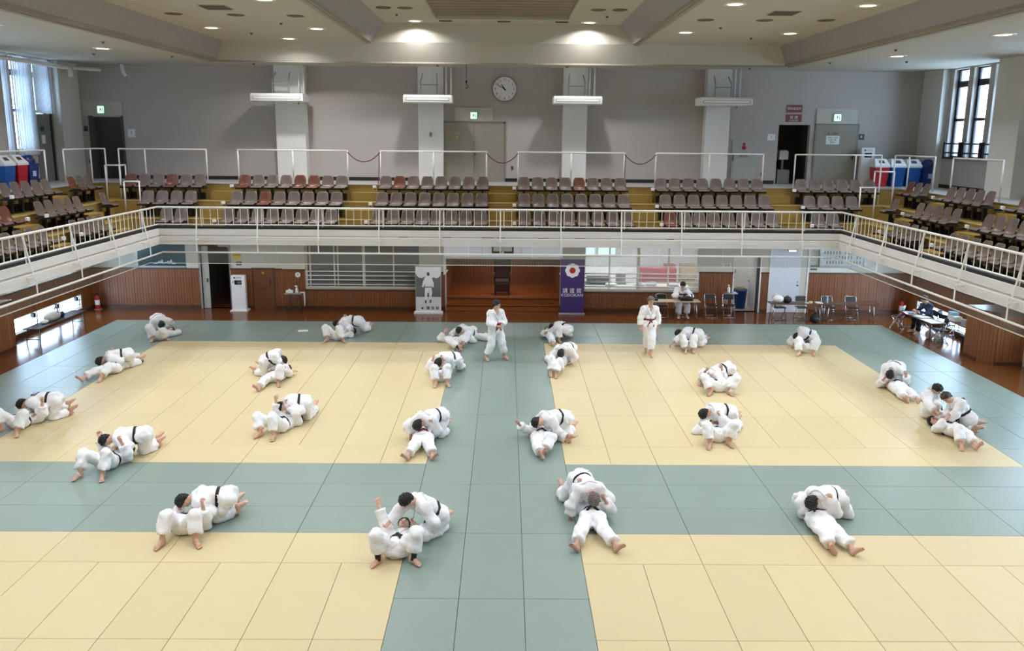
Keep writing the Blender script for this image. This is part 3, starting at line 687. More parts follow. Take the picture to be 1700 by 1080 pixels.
# air conditioners with brackets and pipes
m_ac = mat('white_aircon_case', (232, 231, 226), .4, var=.01)
for i, (x, dx) in enumerate(((-7.55, .1), (-2.5, .0), (2.55, 0.), (7.56, -.1))):
    t = thing('air_conditioner', 'long white suspended air conditioner on wall pillar, %s of four from left' % ORD[i], 'air conditioner', (x, 15.65, 7.4), 0, 'suspended air conditioners')
    W2 = .86 if i in (0, 3) else .8
    c = MB().prism([(-.45, .02), (-.45, .2), (-.4, .26), (.4, .26), (.4, .0), (-.36, .0)], 0, -W2, W2); c.build('case', m_ac, t)
    ou = MB().box(-W2+.06, W2-.06, -.458, -.45, .06, .16).build('outlet', mat('aircon_outlet', (176, 176, 174), .5), t); MB().box(-W2+.09, W2-.09, -.464, -.458, .085, .145).build('vane', m_white, ou)
    for s in (-1, 1):
        MB().box(s*W2-.02, s*W2+.02, -.44, .38, .0, .24).build('end_cap', m_ac, t)
        b = MB().tube([(s*.28+dx*.0, .1, .26), (s*.28, .1, .72), (s*.24, .42, 1.0)], .02, 6); b.build('bracket', m_grey, t)
    MB().box(-.3, .3, .09, .12, .6, .63).build('cross_bar', m_grey, t)
    for k, xx in enumerate((.45, .62)):
        MB().tube([(xx+.12*(i < 2), .3, 1.26), (xx+.12*(i < 2), .3, .26)], .032, 8).build('pipe', m_rail, t, True)
    MB().cyl((.55, .25, -.08), (.55, .25, .02), .03, 8).build('drain', m_grey, t)
# hydrant cabinet, plates, icons, switches
t = thing('hydrant_cabinet', 'grey fire hydrant cabinet with red lamps beside right pillar', 'hydrant cabinet', (8.63, YW, 4.82))
m_cab = mat('light_grey_cabinet', (178, 178, 174), .5)
MB().cbox(-.42, .42, -.07, 0, 0, 1.42, .01).build('body', m_cab, t); cd_ = MB().box(-.36, .36, -.085, -.07, .06, .98).build('cabinet_door', m_cab, t)
for z, r in ((1.3, .05), (1.17, .075)): MB().lathe([(r, -.07), (r, -.09), (r*.6, -.12)], (0, 0, z), 14, 1).build('lamp', m_red, t)
text('消火栓', .1, m_dgrey, cd_, (0, -.088, .86)); MB().box(-.39, -.36, -.1, -.07, .7, .9).build('handle', m_dgrey, cd_)
m_plate = mat('maroon_sign_plate', (124, 58, 58), .5)
for z0, z1, body, lab, sz in ((7.22, 7.5, '関係者以外', 'upper maroon sign plate with white characters above dark opening', .1), (6.9, 7.16, '禁 煙', 'lower maroon sign plate with white characters above dark opening', .13)):
    t = thing('sign_plate', lab, 'sign', (10.35, YW, (z0+z1)/2)); MB().cbox(-.28, .28, -.02, 0, -.13, .13, .004).build('plate', m_plate, t)
    text(body, sz, m_white, t, (0, -.022, .02 if sz > .1 else 0))
    if sz > .1: text('立入禁止区域', .055, m_white, t, (0, -.022, -.085), name='small_lettering')
def icon(x, z, w_, h, lab, m, glyph, gm, y=YW, sz=None):
    t = thing('pictogram_plate', lab, 'sign', (x, y, z)); MB().cbox(-w_/2, w_/2, -.012, 0, -h/2, h/2, .003).build('plate', m, t)
    text(glyph, sz or h*.7, gm, t, (0, -.016, 0))
icon(12.82, 6.4, .2, .2, 'dark square pictogram plate beside right grey door', m_dgrey, '8', m_white)
icon(9.6, 6.36, .27, .22, 'white information plate left of dark right opening', m_white, '!', m_black)
icon(-13.13, 6.3, .26, .28, 'white information plate right of dark left doorway', m_white, '!', m_black)
t = thing('paper_notice', 'white paper notice taped on the right grey door', 'notice', (11.79, YW-.03, 6.28)); MB().box(-.24, .24, -.006, 0, -.15, .15).build('sheet', m_paper, t)
for k in range(3): text(('使用上の注意', '会場 二階', '関係者')[k], .06, m_dgrey, t, (0, -.008, .08-.08*k))
text('第二会議室', .08, m_dgrey, t, (0, -.006, .22), name='door_lettering')
for x, z, lab in ((.37, 5.2, 'small dark socket on wall right of centre door'), (9.35, 5.05, 'small dark socket on wall left of dark right opening'), (-14.68, 5.3, 'small dark switch beside dark left doorway')):
    tag(MB().cbox(-.04, .04, -.02, 0, -.06, .06, .004).build('wall_socket', m_dgrey, None, False, (x, YW, z)), lab, 'socket')
icon(-2.5, 6.35, .09, .16, 'tiny emblem plate on the second pillar', m_alu, 'i', m_dgrey, YW-.4)
t = thing('call_panel', 'small black call panel left of dark left doorway', 'panel', (-14.72, YW-.02, 6.45)); MB().box(-.06, .06, -.02, 0, -.09, .09).build('case', m_black, t); MB().box(-.03, .03, -.026, -.02, .0, .05).build('display', m_dgrey, t)
# side wall sign right
t = thing('pictogram_plate', 'white pictogram plate on right side pillar', 'sign', (14.85, 10.6, 6.7)); MB().cbox(-.14, .14, -.012, 0, -.07, .07, .003).build('plate', m_white, t)
for k in range(3): MB().box(-.1+.08*k, -.06+.08*k, -.016, -.012, -.04, .04).build('figure', m_dgrey, t)
# exposed ducts at upper left
t = thing('ceiling_pipe', 'white pipe running under the left soffit to the corner', 'pipe')
MB().tube([(-14.6, 4., 8.45), (-14.6, 15.4, 8.45), (-13.9, 16.3, 8.45)], .07, 10).build('run', m_rail, t, True); MB().tube([(-14.5, 15.5, 8.45), (-14.5, 15.5, 8.15)], .08, 10).build('drop', m_rail, t, True)
t = thing('ceiling_pipe', 'short white pipe stub hanging beside the left corner', 'pipe', (-13.1, 16.2, ZC)); MB().tube([(0, 0, 0), (.02, 0, -.25), (.1, 0, -.42)], .06, 10).build('stub', m_rail, t, True); MB().lathe([(.09, -.02), (.09, 0)], n=12).build('flange', m_grey, t)
# ---- left windows: vertical blinds, gathered slats, grey door
m_blind = mat('white_vertical_blind', (226, 230, 238), .7, var=.02); bt = m_blind.node_tree; pb = bt.nodes['Principled BSDF']; tl = bt.nodes.new('ShaderNodeBsdfTranslucent'); mxs = bt.nodes.new('ShaderNodeMixShader'); mxs.inputs[0].default_value = .7; tl.inputs[0].default_value = (.95, .97, 1., 1)
bt.links.new(pb.outputs[0], mxs.inputs[1]); bt.links.new(tl.outputs[0], mxs.inputs[2]); bt.links.new(mxs.outputs[0], bt.nodes['Material Output'].inputs[0])
for i, (a, b) in enumerate(((13.08, 14.2), (11.7, 12.9))):
    t = thing('vertical_blind', 'white vertical blind on left window, %s' % ('nearer the corner' if i == 0 else 'farther from the corner'), 'blind', (-15.0, (a+b)/2, 5.6), 0, 'vertical blinds')
    n = 10
    MB().box(-.03, .03, a-(a+b)/2-.03, b-(a+b)/2+.03, 3.02, 3.06).build('head_rail', m_rail, t)
    for k in range(n):
        y = a-(a+b)/2+(k+.5)*(b-a)/n; MB().prism([(-.02, y-.047), (.0, y), (-.02, y+.047), (-.023, y+.047), (-.003, y), (-.023, y-.047)], 2, .0, 3.02).build('slat', m_blind, t)
t = thing('gathered_blind', 'bunched vertical blind slats beside the left corner', 'blind', (-15.0, 14.7, 6.92))
MB().box(-.04, .04, -.5, .5, 1.7, 1.74).build('head_rail', m_rail, t)
for k in range(13): MB().box(-.035, .035, -.46+k*.076-.012, -.46+k*.076+.012, .0, 1.7).build('slat', m_blind, t)
o = struct('door_4', MB().box(-15.1, -15.06, 14.2, 15.2, 4.7, 6.9), mat('grey_side_door', (128, 128, 128), .6)); MB().box(-15.06, -15.03, 14.98, 15.08, 4.7, 8.6).build('dark_edge', m_black, o)
t = thing('pictogram_plate', 'dark green pictogram plates on left grey door', 'sign', (-15.05, 14.5, 6.4)); MB().box(0, .012, -.1, .08, -.06, .1).build('plate', mat('dark_green_plate', (30, 84, 66), .5), t); MB().box(0, .012, -.1, .1, -.45, -.18).build('paper', m_paper, t)
# ---- recycling bins
def bin_(x, y, rz, m, label, lid='box'):
    t = thing('recycling_bin', label, 'bin', (x, y, LV[2]+.005), rz, 'recycling bins')
    MB().add([(-.2, -.17, 0), (.2, -.17, 0), (.2, .17, 0), (-.2, .17, 0), (-.25, -.22, .68), (.25, -.22, .68), (.25, .22, .68), (-.25, .22, .68)], [(0, 1, 2, 3), (4, 5, 6, 7), (0, 1, 5, 4), (1, 2, 6, 5), (2, 3, 7, 6), (3, 0, 4, 7)]).build('body', m, t)
    if lid == 'box':
        MB().add([(-.265, -.235, .66), (.265, -.235, .66), (.265, .235, .66), (-.265, .235, .66), (-.265, -.235, .72), (.265, -.235, .72), (.265, .235, .72), (-.265, .235, .72), (-.2, -.02, .95), (.2, -.02, .95), (.2, .2, .95), (-.2, .2, .95)],
                 [(0, 1, 2, 3), (0, 1, 5, 4), (1, 2, 6, 5), (2, 3, 7, 6), (3, 0, 4, 7), (4, 5, 9, 8), (5, 6, 10, 9), (6, 7, 11, 10), (7, 4, 8, 11), (8, 9, 10, 11)]).build('lid', m_white, t); ld = t.children[-1] if t.children[-1].name.startswith('lid') else [q for q in t.children if q.name.startswith('lid')][0]
        MB().add([(-.1, -.165, .81), (.1, -.165, .81), (.085, -.085, .9), (-.085, -.085, .9), (-.1, -.15, .80), (.1, -.15, .80), (.085, -.07, .89), (-.085, -.07, .89)], [(0, 1, 2, 3), (4, 5, 6, 7), (0, 1, 5, 4), (1, 2, 6, 5), (2, 3, 7, 6), (3, 0, 4, 7)]).build('slot', m_dgrey, ld)
    else:
        MB().lathe([(.3, .66), (.31, .7), (.29, .8), (.2, .92), (.05, .96)], n=16, sx=.85, sy=.75).build('lid', m, t, True); MB().ell((0, -.19, .8), (.1, .04, .06), 10, 6).build('slot', m_dgrey, t)
        MB().box(-.08, .08, -.212, -.2, .3, .46).build('label', mat('pale_label', (170, 200, 220), .5), t)
bin_(13.18, 15.75, 0, m_red, 'red recycling bin with white lid on the right walkway'); bin_(13.75, 15.75, 0, m_blue, 'blue bin with white lid beside the red one, right walkway')
bin_(14.3, 15.75, 0, m_blue, 'blue bin with white lid beside the navy one, right walkway'); bin_(14.8, 15.6, 0, m_navy, 'navy bin with rounded lid at the right corner', 'dome')
bin_(-14.35, 12.3, PI/2, m_navy, 'navy bin with rounded lid on the left walkway', 'dome'); bin_(-14.3, 11.66, PI/2, m_red, 'red recycling bin with white lid on the left walkway'); bin_(-14.3, 11.05, PI/2, m_blue, 'blue bin with white lid on left walkway beside the red bin')
# ---- thermometer kiosks (one upstairs, one downstairs)
def kiosk(x, y, z, rz, label, w_=.52):
    t = thing('thermometer_kiosk', label, 'kiosk', (x, y, z), rz, 'white thermometer kiosks')
    MB().cbox(-w_/2-.03, w_/2+.03, -.2, .2, 0, .05, .015).build('base', m_white, t); MB().cbox(-w_/2+.03, w_/2-.03, -.09, .09, .05, 1.32, .02).build('column', m_white, t)
    sc_ = MB().box(-.13, .13, -.096, -.09, .98, 1.14).build('screen', mat('dark_screen', (34, 40, 48), .15), t); MB().box(-.02, .11, -.1, -.096, 1.01, 1.1).build('readout', mat('screen_readout', (86, 104, 116), .3), sc_)
    MB().lathe([(.03, -.09), (.03, -.105)], (-.12, 0, 1.23), 12, 1).build('camera_eye', m_black, t); text('体温測定', .05, m_grey, t, (.04, -.092, 1.23)); MB().box(-.2, -.17, -.1, -.09, 1.05, 1.1).build('sensor', m_black, t)
    text('NO.1', .035, m_grey, t, (.1, -.092, .9), name='small_lettering')
kiosk(12.95, 16.3, LV[2]+.005, 0, 'white thermometer kiosk upstairs beside the red bin')
# ================================================================ LOWER LEVEL BEHIND AND ALONG THE BACK WALL
# ---- stage alcove
def room_lamp(x, y, z, label, watt, sx=1.2, sy=.3):
    t = thing('ceiling_lamp', label, 'ceiling lamp', (x, y, z)); MB().box(-sx/2, sx/2, -sy/2, sy/2, -.05, 0).build('case', m_white, t); MB().box(-sx/2+.03, sx/2-.03, -sy/2+.03, sy/2-.03, -.062, -.05).build('diffuser', m_lens, t)
    l = bpy.data.lights.new('tube_lamp', 'AREA'); l.shape = 'RECTANGLE'; l.size = sx; l.size_y = sy; l.energy = watt; l.color = (.97, .98, 1.); put('lamp', l, t, (0, 0, -.08))
al = MB().box(-2.2, -2.03, YW+.2, 19.8, ZF, 3.1); al.box(2.18, 2.35, YW+.2, 19.8, ZF, 3.1); al.box(-2.2, 2.35, 19.75, 19.9, ZF, 3.1); al.box(-2.2, 2.35, YW+.2, 19.9, 2.6, 2.7)
alcove = struct('wall_alcove', al, m_walllo)
wainscot(alcove, 1, 19.75, -2.03, 2.18, .37, 2.5, -1, .11)
wainscot(alcove, 0, -2.03, YW+.2, 19.75, .37, 2.5, 1, .11); wainscot(alcove, 0, 2.18, YW+.2, 19.75, .37, 2.5, -1, .11)
st = MB().box(-2.02, 2.17, YW+.25, 19.75, ZF, .37); stage = struct('floor_stage', st, m_stage)
MB().box(-2.02, 2.17, YW+.22, YW+.26, .34, .385).build('nosing', m_wdark, stage)
MB().box(-2.02, 2.17, YW-.1, YW+.25, ZF, .17).build('step', m_stage, stage); MB().box(-2.02, 2.17, YW-.125, YW-.09, .14, .18).build('nosing', m_wdark, stage)
hb = MB().box(-2.12, 2.27, YW-.05, YW+.0, 1.9, 1.96); hb.box(-2.12, -2.03, YW-.06, YW+.02, 1.3, 1.96); hb.box(2.18, 2.27, YW-.06, YW+.02, 1.3, 1.96); struct('trim_3', hb, m_white)
m_frost = mat('white_transom_added_glow', (236, 238, 248), .3, var=.01, emit=.5)  # transom panels glow by emission added to the material; no lamp behind them
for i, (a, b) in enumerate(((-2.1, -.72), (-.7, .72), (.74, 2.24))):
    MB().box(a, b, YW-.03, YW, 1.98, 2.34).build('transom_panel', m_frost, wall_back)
t = thing('wall_plaque', 'black framed white plaque hanging above the stage opening', 'plaque', (.05, YW-.08, 2.14)); MB().box(-.36, .36, .0, .03, .03, .5).build('board', m_white, t)
fr = MB().box(-.4, -.34, -.02, .03, 0, .5); fr.box(.34, .4, -.02, .03, 0, .5); fr.box(-.4, -.04, -.02, .03, -.02, .05); fr.box(.04, .4, -.02, .03, -.02, .05); fr.build('frame', m_black, t)
for s in (-1, 1):
    tag(MB().prism([(-.05, 0), (.03, .12), (.09, .14), (.09, .1), (.05, .08), (-.0, -.02)], 1, 0, .03).build('curtain_hook', m_white, None, False, (.07+s*2.1, YW-.09, 1.36)), 'small white hooked bracket at %s of the stage opening' % side[s], 'bracket')
room_lamp(.07, 18.0, 2.6, 'strip lamp on the ceiling of the stage alcove', 60, 1.6, .2)
m_dkw = wood('dark_chair_wood', (58, 36, 28), (38, 24, 20), .35, 3, (3, 3, .6))
t = thing('stage_chair', 'dark carved wooden armchair alone on the stage', 'chair', (.03, 17.75, .37))
for x in (-.26, .26):
    for y in (-.22, .22): MB().lathe([(.035, 0), (.02, .05), (.03, .12), (.02, .2), (.03, .28), (.028, .44)], (x, y, 0), 8).build('leg', m_dkw, t, True)
MB().cbox(-.31, .31, -.27, .27, .44, .52, .02).build('seat', m_dkw, t); MB().cbox(-.27, .27, -.24, .22, .52, .56, .02).build('cushion', mat('dark_leather', (62, 42, 38), .4), t)
MB().box(-.28, .28, .22, .27, .52, 1.28).build('backrest', mat('brown_leather_back', (84, 58, 48), .5), t)
for s in (-1, 1): MB().box(s*.28-.03, s*.28+.03, .2, .28, .5, 1.34).build('back_post', m_dkw, t); MB().tube([(s*.29, .22, .78), (s*.3, -.1, .8), (s*.29, -.22, .74), (s*.28, -.22, .52)], .028, 7).build('armrest', m_dkw, t, True)
MB().box(-.26, .26, -.25, -.2, .12, .4).build('front_apron', m_dkw, t)
# ---- windows into the side rooms
def room_window(i, x0, x1, z0, z1, mull, bars, barx1, pane):
    fr = MB()
    for z in (z0, z1): fr.box(x0, x1, YW-.03, YW+.06, z-.04, z+.04)
    for x, w_ in mull: fr.box(x-w_, x+w_, YW-.02, YW+.05, z0, z1)
    o = struct('window_%d' % i, fr, m_walllo)
    xs = [m[0] for m in mull]
    for k in range(len(xs)-1): MB().box(xs[k]+mull[k][1], xs[k+1]-mull[k+1][1], YW+.01, YW+.018, z0+.04, z1-.04).build('pane', pane, o)
    for z in bars: MB().cyl((x0, YW-.07, z), (barx1, YW-.07, z), .02, 8).build('guard_bar', m_rail, o, True)
    for x in (x0+.03, (x0+x1)/2, barx1-.03): MB().cyl((x, YW-.07, bars[-1]-.05), (x, YW-.07, bars[0]+.05), .014, 6).build('bar_post', m_rail, o, True)
X1 = lambda px: at(px, 440, 1, YW)[0]
ZB = [at(600, y, 1, YW)[2] for y in (450, 457, 464, 471.5)]
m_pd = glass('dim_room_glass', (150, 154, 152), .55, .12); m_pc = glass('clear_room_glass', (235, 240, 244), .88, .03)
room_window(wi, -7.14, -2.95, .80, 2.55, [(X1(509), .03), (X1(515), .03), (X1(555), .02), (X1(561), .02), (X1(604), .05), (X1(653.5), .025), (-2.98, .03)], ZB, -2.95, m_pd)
room_window(wi+1, 3.03, 7.26, .78, 2.55, [(3.06, .03), (X1(1012), .02), (X1(1060), .05), (X1(1110), .025), (7.22, .03)], [z-.01 for z in ZB], 7.26, m_pc)
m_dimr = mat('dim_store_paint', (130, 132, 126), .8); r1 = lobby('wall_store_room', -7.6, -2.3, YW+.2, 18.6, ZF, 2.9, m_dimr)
for i, x in enumerate((-6.4, -4.9, -3.4)):
    tag(MB().cbox(-.5, .5, -.2, .2, 0, 1.7+.15*i, .02).build('store_cabinet', mat('dull_grey_cabinet', (120, 122, 118), .6), None, False, (x, 18.2, ZF)), 'dull grey cabinet behind left room window, %s from left' % ORD[i], 'cabinet', 'store room cabinets')
m_office = mat('white_office_paint', (232, 232, 230), .8); r2 = lobby('wall_office', 2.5, 8.0, YW+.2, 20.4, ZF, 2.9, m_office)
room_lamp(4.0, 18.4, 2.88, 'ceiling strip lamp in the office behind right window, left', 120); room_lamp(6.6, 18.4, 2.88, 'ceiling strip lamp in the office behind right window, right', 120)
ow = MB()
for a, b in ((3.05, 3.9), (3.95, 4.75)): ow.box(a, b, 20.36, 20.4, 1.45, 1.5); ow.box(a, b, 20.36, 20.4, 2.6, 2.65); ow.box(a, a+.05, 20.36, 20.4, 1.45, 2.65); ow.box(b-.05, b, 20.36, 20.4, 1.45, 2.65)
o = struct('window_%d' % (wi+2), ow, m_white)
m_day = mat('daylit_office_blind', (224, 246, 252), .6, var=0., emit=2.4)
for a, b in ((3.1, 3.85), (4.0, 4.7)): MB().box(a, b, 20.34, 20.36, 1.5, 2.6).build('lit_blind', m_day, o)
t = thing('office_cabinet', 'burgundy office cabinet behind right room window', 'cabinet', (6.25, 19.3, ZF)); mb_ = mat('burgundy_laminate', (150, 58, 66), .5)
MB().cbox(-.75, .75, -.25, .25, 0, 1.22, .02).build('body', mb_, t); MB().box(.3, .72, -.2, .2, 1.22, 1.34).build('top_box', mb_, t)
for x in (-.37, .37): MB().box(x-.35, x+.35, -.265, -.25, .08, 1.16).build('cabinet_door', mb_, t)
for i, (x, y, w_, h, m, lab) in enumerate(((3.75, 18.0, .5, .32, m_dgrey, 'dark printer on desk behind right room window'), (4.62, 18.1, .2, .42, m_grey, 'grey monitor on desk behind right room window'))):
    t = thing('desk_device', lab, 'office device', (x, y, .73)); MB().cbox(-w_, w_, -.15, .15, 0.0, .04, .01).build('foot', m, t); MB().cbox(-w_*.9, w_*.9, -.1, .1, .04, h, .02).build('body', m, t)
t = thing('office_desk', 'long pale desk behind right room window', 'desk', (5., 17.9, ZF)); MB().box(-2.2, 2.2, -.35, .35, .71, .75).build('desk_top', mat('pale_laminate', (206, 200, 186), .5), t)
for x in (-2.1, 2.1):
    for y in (-.3, .3): MB().box(x-.03, x+.03, y-.03, y+.03, 0, .71).build('leg', m_grey, t)
for i, (x, h) in enumerate(((4.2, .1), (5.3, .12), (5.75, .15), (6.6, .12))):
    tag(MB().ell((0, 0, h*.5), (.24, .16, h*.55), 9, 5).build('cloth_bundle', m_paper, None, True, (x, 17.75, .725)), 'white cloth bundle on office desk, %s from left' % ORD[i], 'cloth bundle', 'bundles on the office desk')
t = thing('office_shelf', 'tan shelf unit at right of office behind window', 'shelf', (7.55, 19.6, ZF)); MB().box(-.3, .3, -.2, .2, 0, 1.3).build('carcass', mat('tan_laminate', (170, 150, 116), .6), t); MB().box(-.28, .28, -.21, -.2, .7, .72).build('shelf_edge', m_dgrey, t)
# ---- left doorway corridor
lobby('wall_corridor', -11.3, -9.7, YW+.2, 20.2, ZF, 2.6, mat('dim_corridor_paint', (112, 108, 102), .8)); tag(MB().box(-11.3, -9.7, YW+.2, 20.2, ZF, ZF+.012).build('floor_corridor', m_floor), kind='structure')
fr = MB().box(-11.05, -10.99, YW-.04, YW+.2, ZF, 2.4); fr.box(-9.95, -9.9, YW-.04, YW+.2, ZF, 2.4); o = struct('door_5', fr, m_grey); MB().box(-10.97, -10.72, YW+.02, YW+.06, ZF+.01, 2.3).build('leaf', mat('pale_grey_door', (178, 176, 170), .6), o); MB().box(-10.8, -10.77, YW-.03, YW+.02, .95, 1.1).build('handle', m_dgrey, o)
t = thing('disinfectant_stand', 'dim slender dispenser stand inside the left corridor', 'stand', (-10.25, 18.6, ZF+.012)); MB().lathe([(.2, 0), (.2, .03), (.03, .05), (.03, .95)], n=12).build('stand_pole', m_grey, t); MB().cbox(-.08, .08, -.06, .06, .95, 1.3, .02).build('dispenser', m_white, t)
t = thing('hanging_sign', 'small grey sign hanging over left corridor doorway', 'sign', (-10.1, YW-.1, 2.42)); MB().box(-.2, .2, -.02, .02, -.14, .14).build('panel', m_grey, t); text('通路', .12, m_dgrey, t, (0, -.024, 0))
# teal picture window
fr = MB().box(-13.3, -11.5, YW-.02, YW+.02, 1.5, 1.55); fr.box(-13.3, -11.5, YW-.02, YW+.02, 2.6, 2.65); fr.box(-13.32, -13.27, YW-.02, YW+.02, 1.5, 2.65); fr.box(-11.53, -11.48, YW-.02, YW+.02, 1.5, 2.65)
o = struct('window_%d' % (wi+3), fr, m_alu); m_teal = mat('dark_teal_glass', (46, 84, 92), .12, var=.12, scale=1.2); MB().box(-13.27, -11.53, YW-.012, YW-.004, 1.55, 2.6).build('pane', m_teal, o)
sp = MB()
for k in range(7): a = k*.9; sp.prism([(-12.7+.11*k, 1.62+.03*(k % 3)), (-12.6+.11*k, 1.7+.05*(k % 3)), (-12.55+.11*k, 1.63+.04*(k % 2))], 1, YW-.018, YW-.012)
sp.build('splash_print', m_white, o)
MB().box(-11.48, -11.05, YW-.06, YW, WT, 3.1).build('door_pier', m_walllo, wall_back)
# wood door with lettering
fr = MB().box(-9.14, -9.1, YW-.03, YW, ZF, 1.5); fr.box(-8.35, -8.31, YW-.03, YW, ZF, 1.5); o = struct('door_6', fr, m_wdark)
MB().box(-9.1, -8.35, YW-.022, YW, ZF, 1.44).build('leaf', m_door_w, o); MB().box(-9.14, -8.31, YW-.04, YW, 1.44, 1.5).build('door_cap', m_wdark, o)
MB().lathe([(.05, -.022), (.05, -.04)], (-8.73, YW, 1.32), 12, 1).build('emblem', mat('amber_disc', (190, 130, 50), .5), o); MB().box(-8.5, -8.47, YW-.05, YW-.02, .85, 1.1).build('handle', m_wdark, o); text('更衣室', .1, m_wdark, o, (-8.76, YW-.024, .72))
t = thing('round_gauge', 'small round white wall thermometer beside left window', 'gauge', (-7.45, YW-.04, 1.26)); MB().lathe([(.1, 0), (.1, -.03), (.085, -.035)], n=18, ax=1).build('case', m_white, t); MB().box(-.006, .006, -.042, -.036, -.01, .06).build('needle', m_black, t)
t = thing('yellow_sticker', 'yellow warning sticker above the lower thermometer kiosk', 'sticker', (-9.65, YW, 1.9)); MB().prism([(-.15, .13), (.15, .13), (.13, -.04), (.06, -.12), (-.06, -.12), (-.13, -.04)], 1, -.01, 0).build('sheet', mat('yellow_sticker_sheet', (226, 184, 40), .6), t); text('注意喚起', .075, m_dgrey, t, (0, -.012, .06))
t = thing('blue_plate', 'small blue information plate under yellow sticker', 'sign', (-9.6, YW, 1.66)); MB().cbox(-.1, .1, -.012, 0, -.07, .07, .003).build('plate', mat('slate_blue_plate', (48, 72, 112), .5), t); text('案内', .07, m_white, t, (0, -.015, 0))
kiosk(-9.52, 16.25, ZF, 0, 'white thermometer kiosk downstairs beside the left doorway', .56)
# extinguishers
def extinguisher(x, y, label):
    t = thing('fire_extinguisher', label, 'fire extinguisher', (x, y, ZF), 0, 'fire extinguishers')
    cy_ = MB().lathe([(.1, 0), (.1, .03), (.09, .03), (.09, .42), (.07, .49), (.03, .52), (.03, .55)], n=14).build('cylinder', m_red, t, True); MB().box(-.02, .02, -.08, .05, .55, .6).build('handle', m_black, t); MB().tube([(.03, 0, .56), (.12, -.02, .5), (.12, -.04, .2)], .014, 6).build('hose', m_black, t, True)
    MB().lathe([(.092, .18), (.092, .36)], n=14).build('label_band', m_white, cy_); MB().lathe([(.14, 0), (.14, .02)], n=14).build('stand', m_grey, t)
extinguisher(-14.72, 16.3, 'red fire extinguisher in the left back corner'); extinguisher(14.72, 16.25, 'red fire extinguisher in the right back corner')
# ---- roll-up banners
m_bw = mat('banner_white_print', (226, 228, 232), .6, var=.03, scale=3); m_bg = mat('banner_grey_backdrop', (104, 108, 104), .7, var=.35, scale=2.2)
t = thing('roll_up_banner', 'roll up banner with grey photograph of a standing figure in white', 'banner', (-2.62, 15.98, ZF))
MB().cbox(-.52, .52, -.1, .1, 0, .09, .02).build('base', m_white, t); sh_ = MB().box(-.46, .46, -.01, .0, .09, 1.72).build('sheet', m_bw, t); MB().box(-.47, .47, -.015, .01, 1.72, 1.75).build('top_bar', m_alu, t)
MB().box(-.45, .45, -.013, -.01, .62, 1.45).build('backdrop_print', m_bg, sh_)
for x, z, r, y in ((-.25, 1.5, .19, .0136), (.08, 1.5, .2, .0142), (.29, 1.46, .15, .0148)): MB().lathe([(r, -y+.0003), (r, -y)], (x, 0, z), 14, 1).build('cloud_print', m_bw, sh_)
f = MB(); f.prism([(-.1, 1.38), (.1, 1.38), (.19, 1.15), (.2, .98), (.14, .98), (.11, 1.12), (.12, .92), (.14, .78), (.11, .6), (.1, .52), (.04, .52), (.02, .78), (-.03, .78), (-.06, .5), (-.13, .5), (-.13, .78), (-.12, .92), (-.11, 1.1), (-.17, .98), (-.23, .98), (-.19, 1.18)], 1, -.019, -.0155)
f.build('figure_print', m_white, sh_)
g = MB(); g.ell((.0, -.019, 1.46), (.05, .003, .07), 10, 6); g.box(.05, .1, -.018, -.0145, .4, .52); g.box(-.12, -.07, -.018, -.0145, .38, .5); g.box(-.11, .11, -.023, -.0195, .97, 1.0); g.build('dark_print', m_dgrey, sh_)
for k, c in enumerate('講道館'): text(c, .13, m_black, sh_, (-.02+.17*k, -.012, .2), name='lettering')
MB().lathe([(.04, -.01), (.04, -.014)], (-.22, 0, .2), 14, 1).build('mark', m_black, sh_)
t = thing('roll_up_banner', 'purple roll up banner with white flower crest and lettering', 'banner', (2.57, 16.02, ZF)); m_pur = mat('purple_banner_cloth', (66, 42, 108), .6, var=.03)
MB().cbox(-.47, .47, -.1, .1, 0, .06, .02).build('base', m_alu, t); sh_ = MB().box(-.43, .43, -.01, 0, .06, 2.02).build('sheet', m_pur, t); MB().box(-.44, .44, -.015, .01, 2.02, 2.05).build('top_bar', m_alu, t)
fl = MB()
pts = []
for k in range(64):
    a = 2*PI*k/64; r = .235+.03*abs(math.cos(4*a))**.7*1.0; pts.append((r*math.cos(a), 1.62+r*math.sin(a)))
fl.prism(pts, 1, -.014, -.01); fl.build('flower_crest', m_white, sh_); MB().lathe([(.11, -.013), (.11, -.018)], (0, 0, 1.62), 24, 1).build('crest_disc', mat('crest_red', (176, 36, 44), .6), sh_)
for k, c in enumerate('講道館'): text(c, .19, m_white, sh_, (-.25+.25*k, -.012, .87), name='lettering')
text('KODOKAN', .155, m_white, sh_, (0, -.012, .71), name='latin_lettering')
# ---- small table left with items
def trestle(name, label, x, y, rz, L_, D_, h, mtop, mleg, group=None, edge=None):
    """folding table: top, edge band and four slim legs with feet"""
    t = thing(name, label, 'table', (x, y, ZF), rz, group)
    MB().cbox(-L_/2, L_/2, -D_/2, D_/2, h-.03, h, .006).build('table_top', mtop, t)
    MB().box(-L_/2-.004, L_/2+.004, -D_/2-.004, D_/2+.004, h-.028, h-.008).build('edge_band', edge or mtop, t)
    for s in (-1, 1):
        for q in (-1, 1): MB().cyl((s*(L_/2-.15), q*(D_/2-.06), h-.03), (s*(L_/2-.08), q*(D_/2-.04), 0), .016, 7).build('leg', mleg, t, True)
        MB().cyl((s*(L_/2-.11), -D_/2+.05, .14), (s*(L_/2-.11), D_/2-.05, .14), .012, 6).build('cross_bar', mleg, t, True)
    return t
m_brt = wood('brown_table_top', (96, 66, 50), (74, 50, 38), .35, 3, (.6, 4, 4)); m_drk = mat('dark_table_top', (58, 46, 42), .35)
trestle('side_table', 'small grey side table below the left room window', -7.5, 16.1, 0, .62, .42, .72, m_grey, m_dgrey)
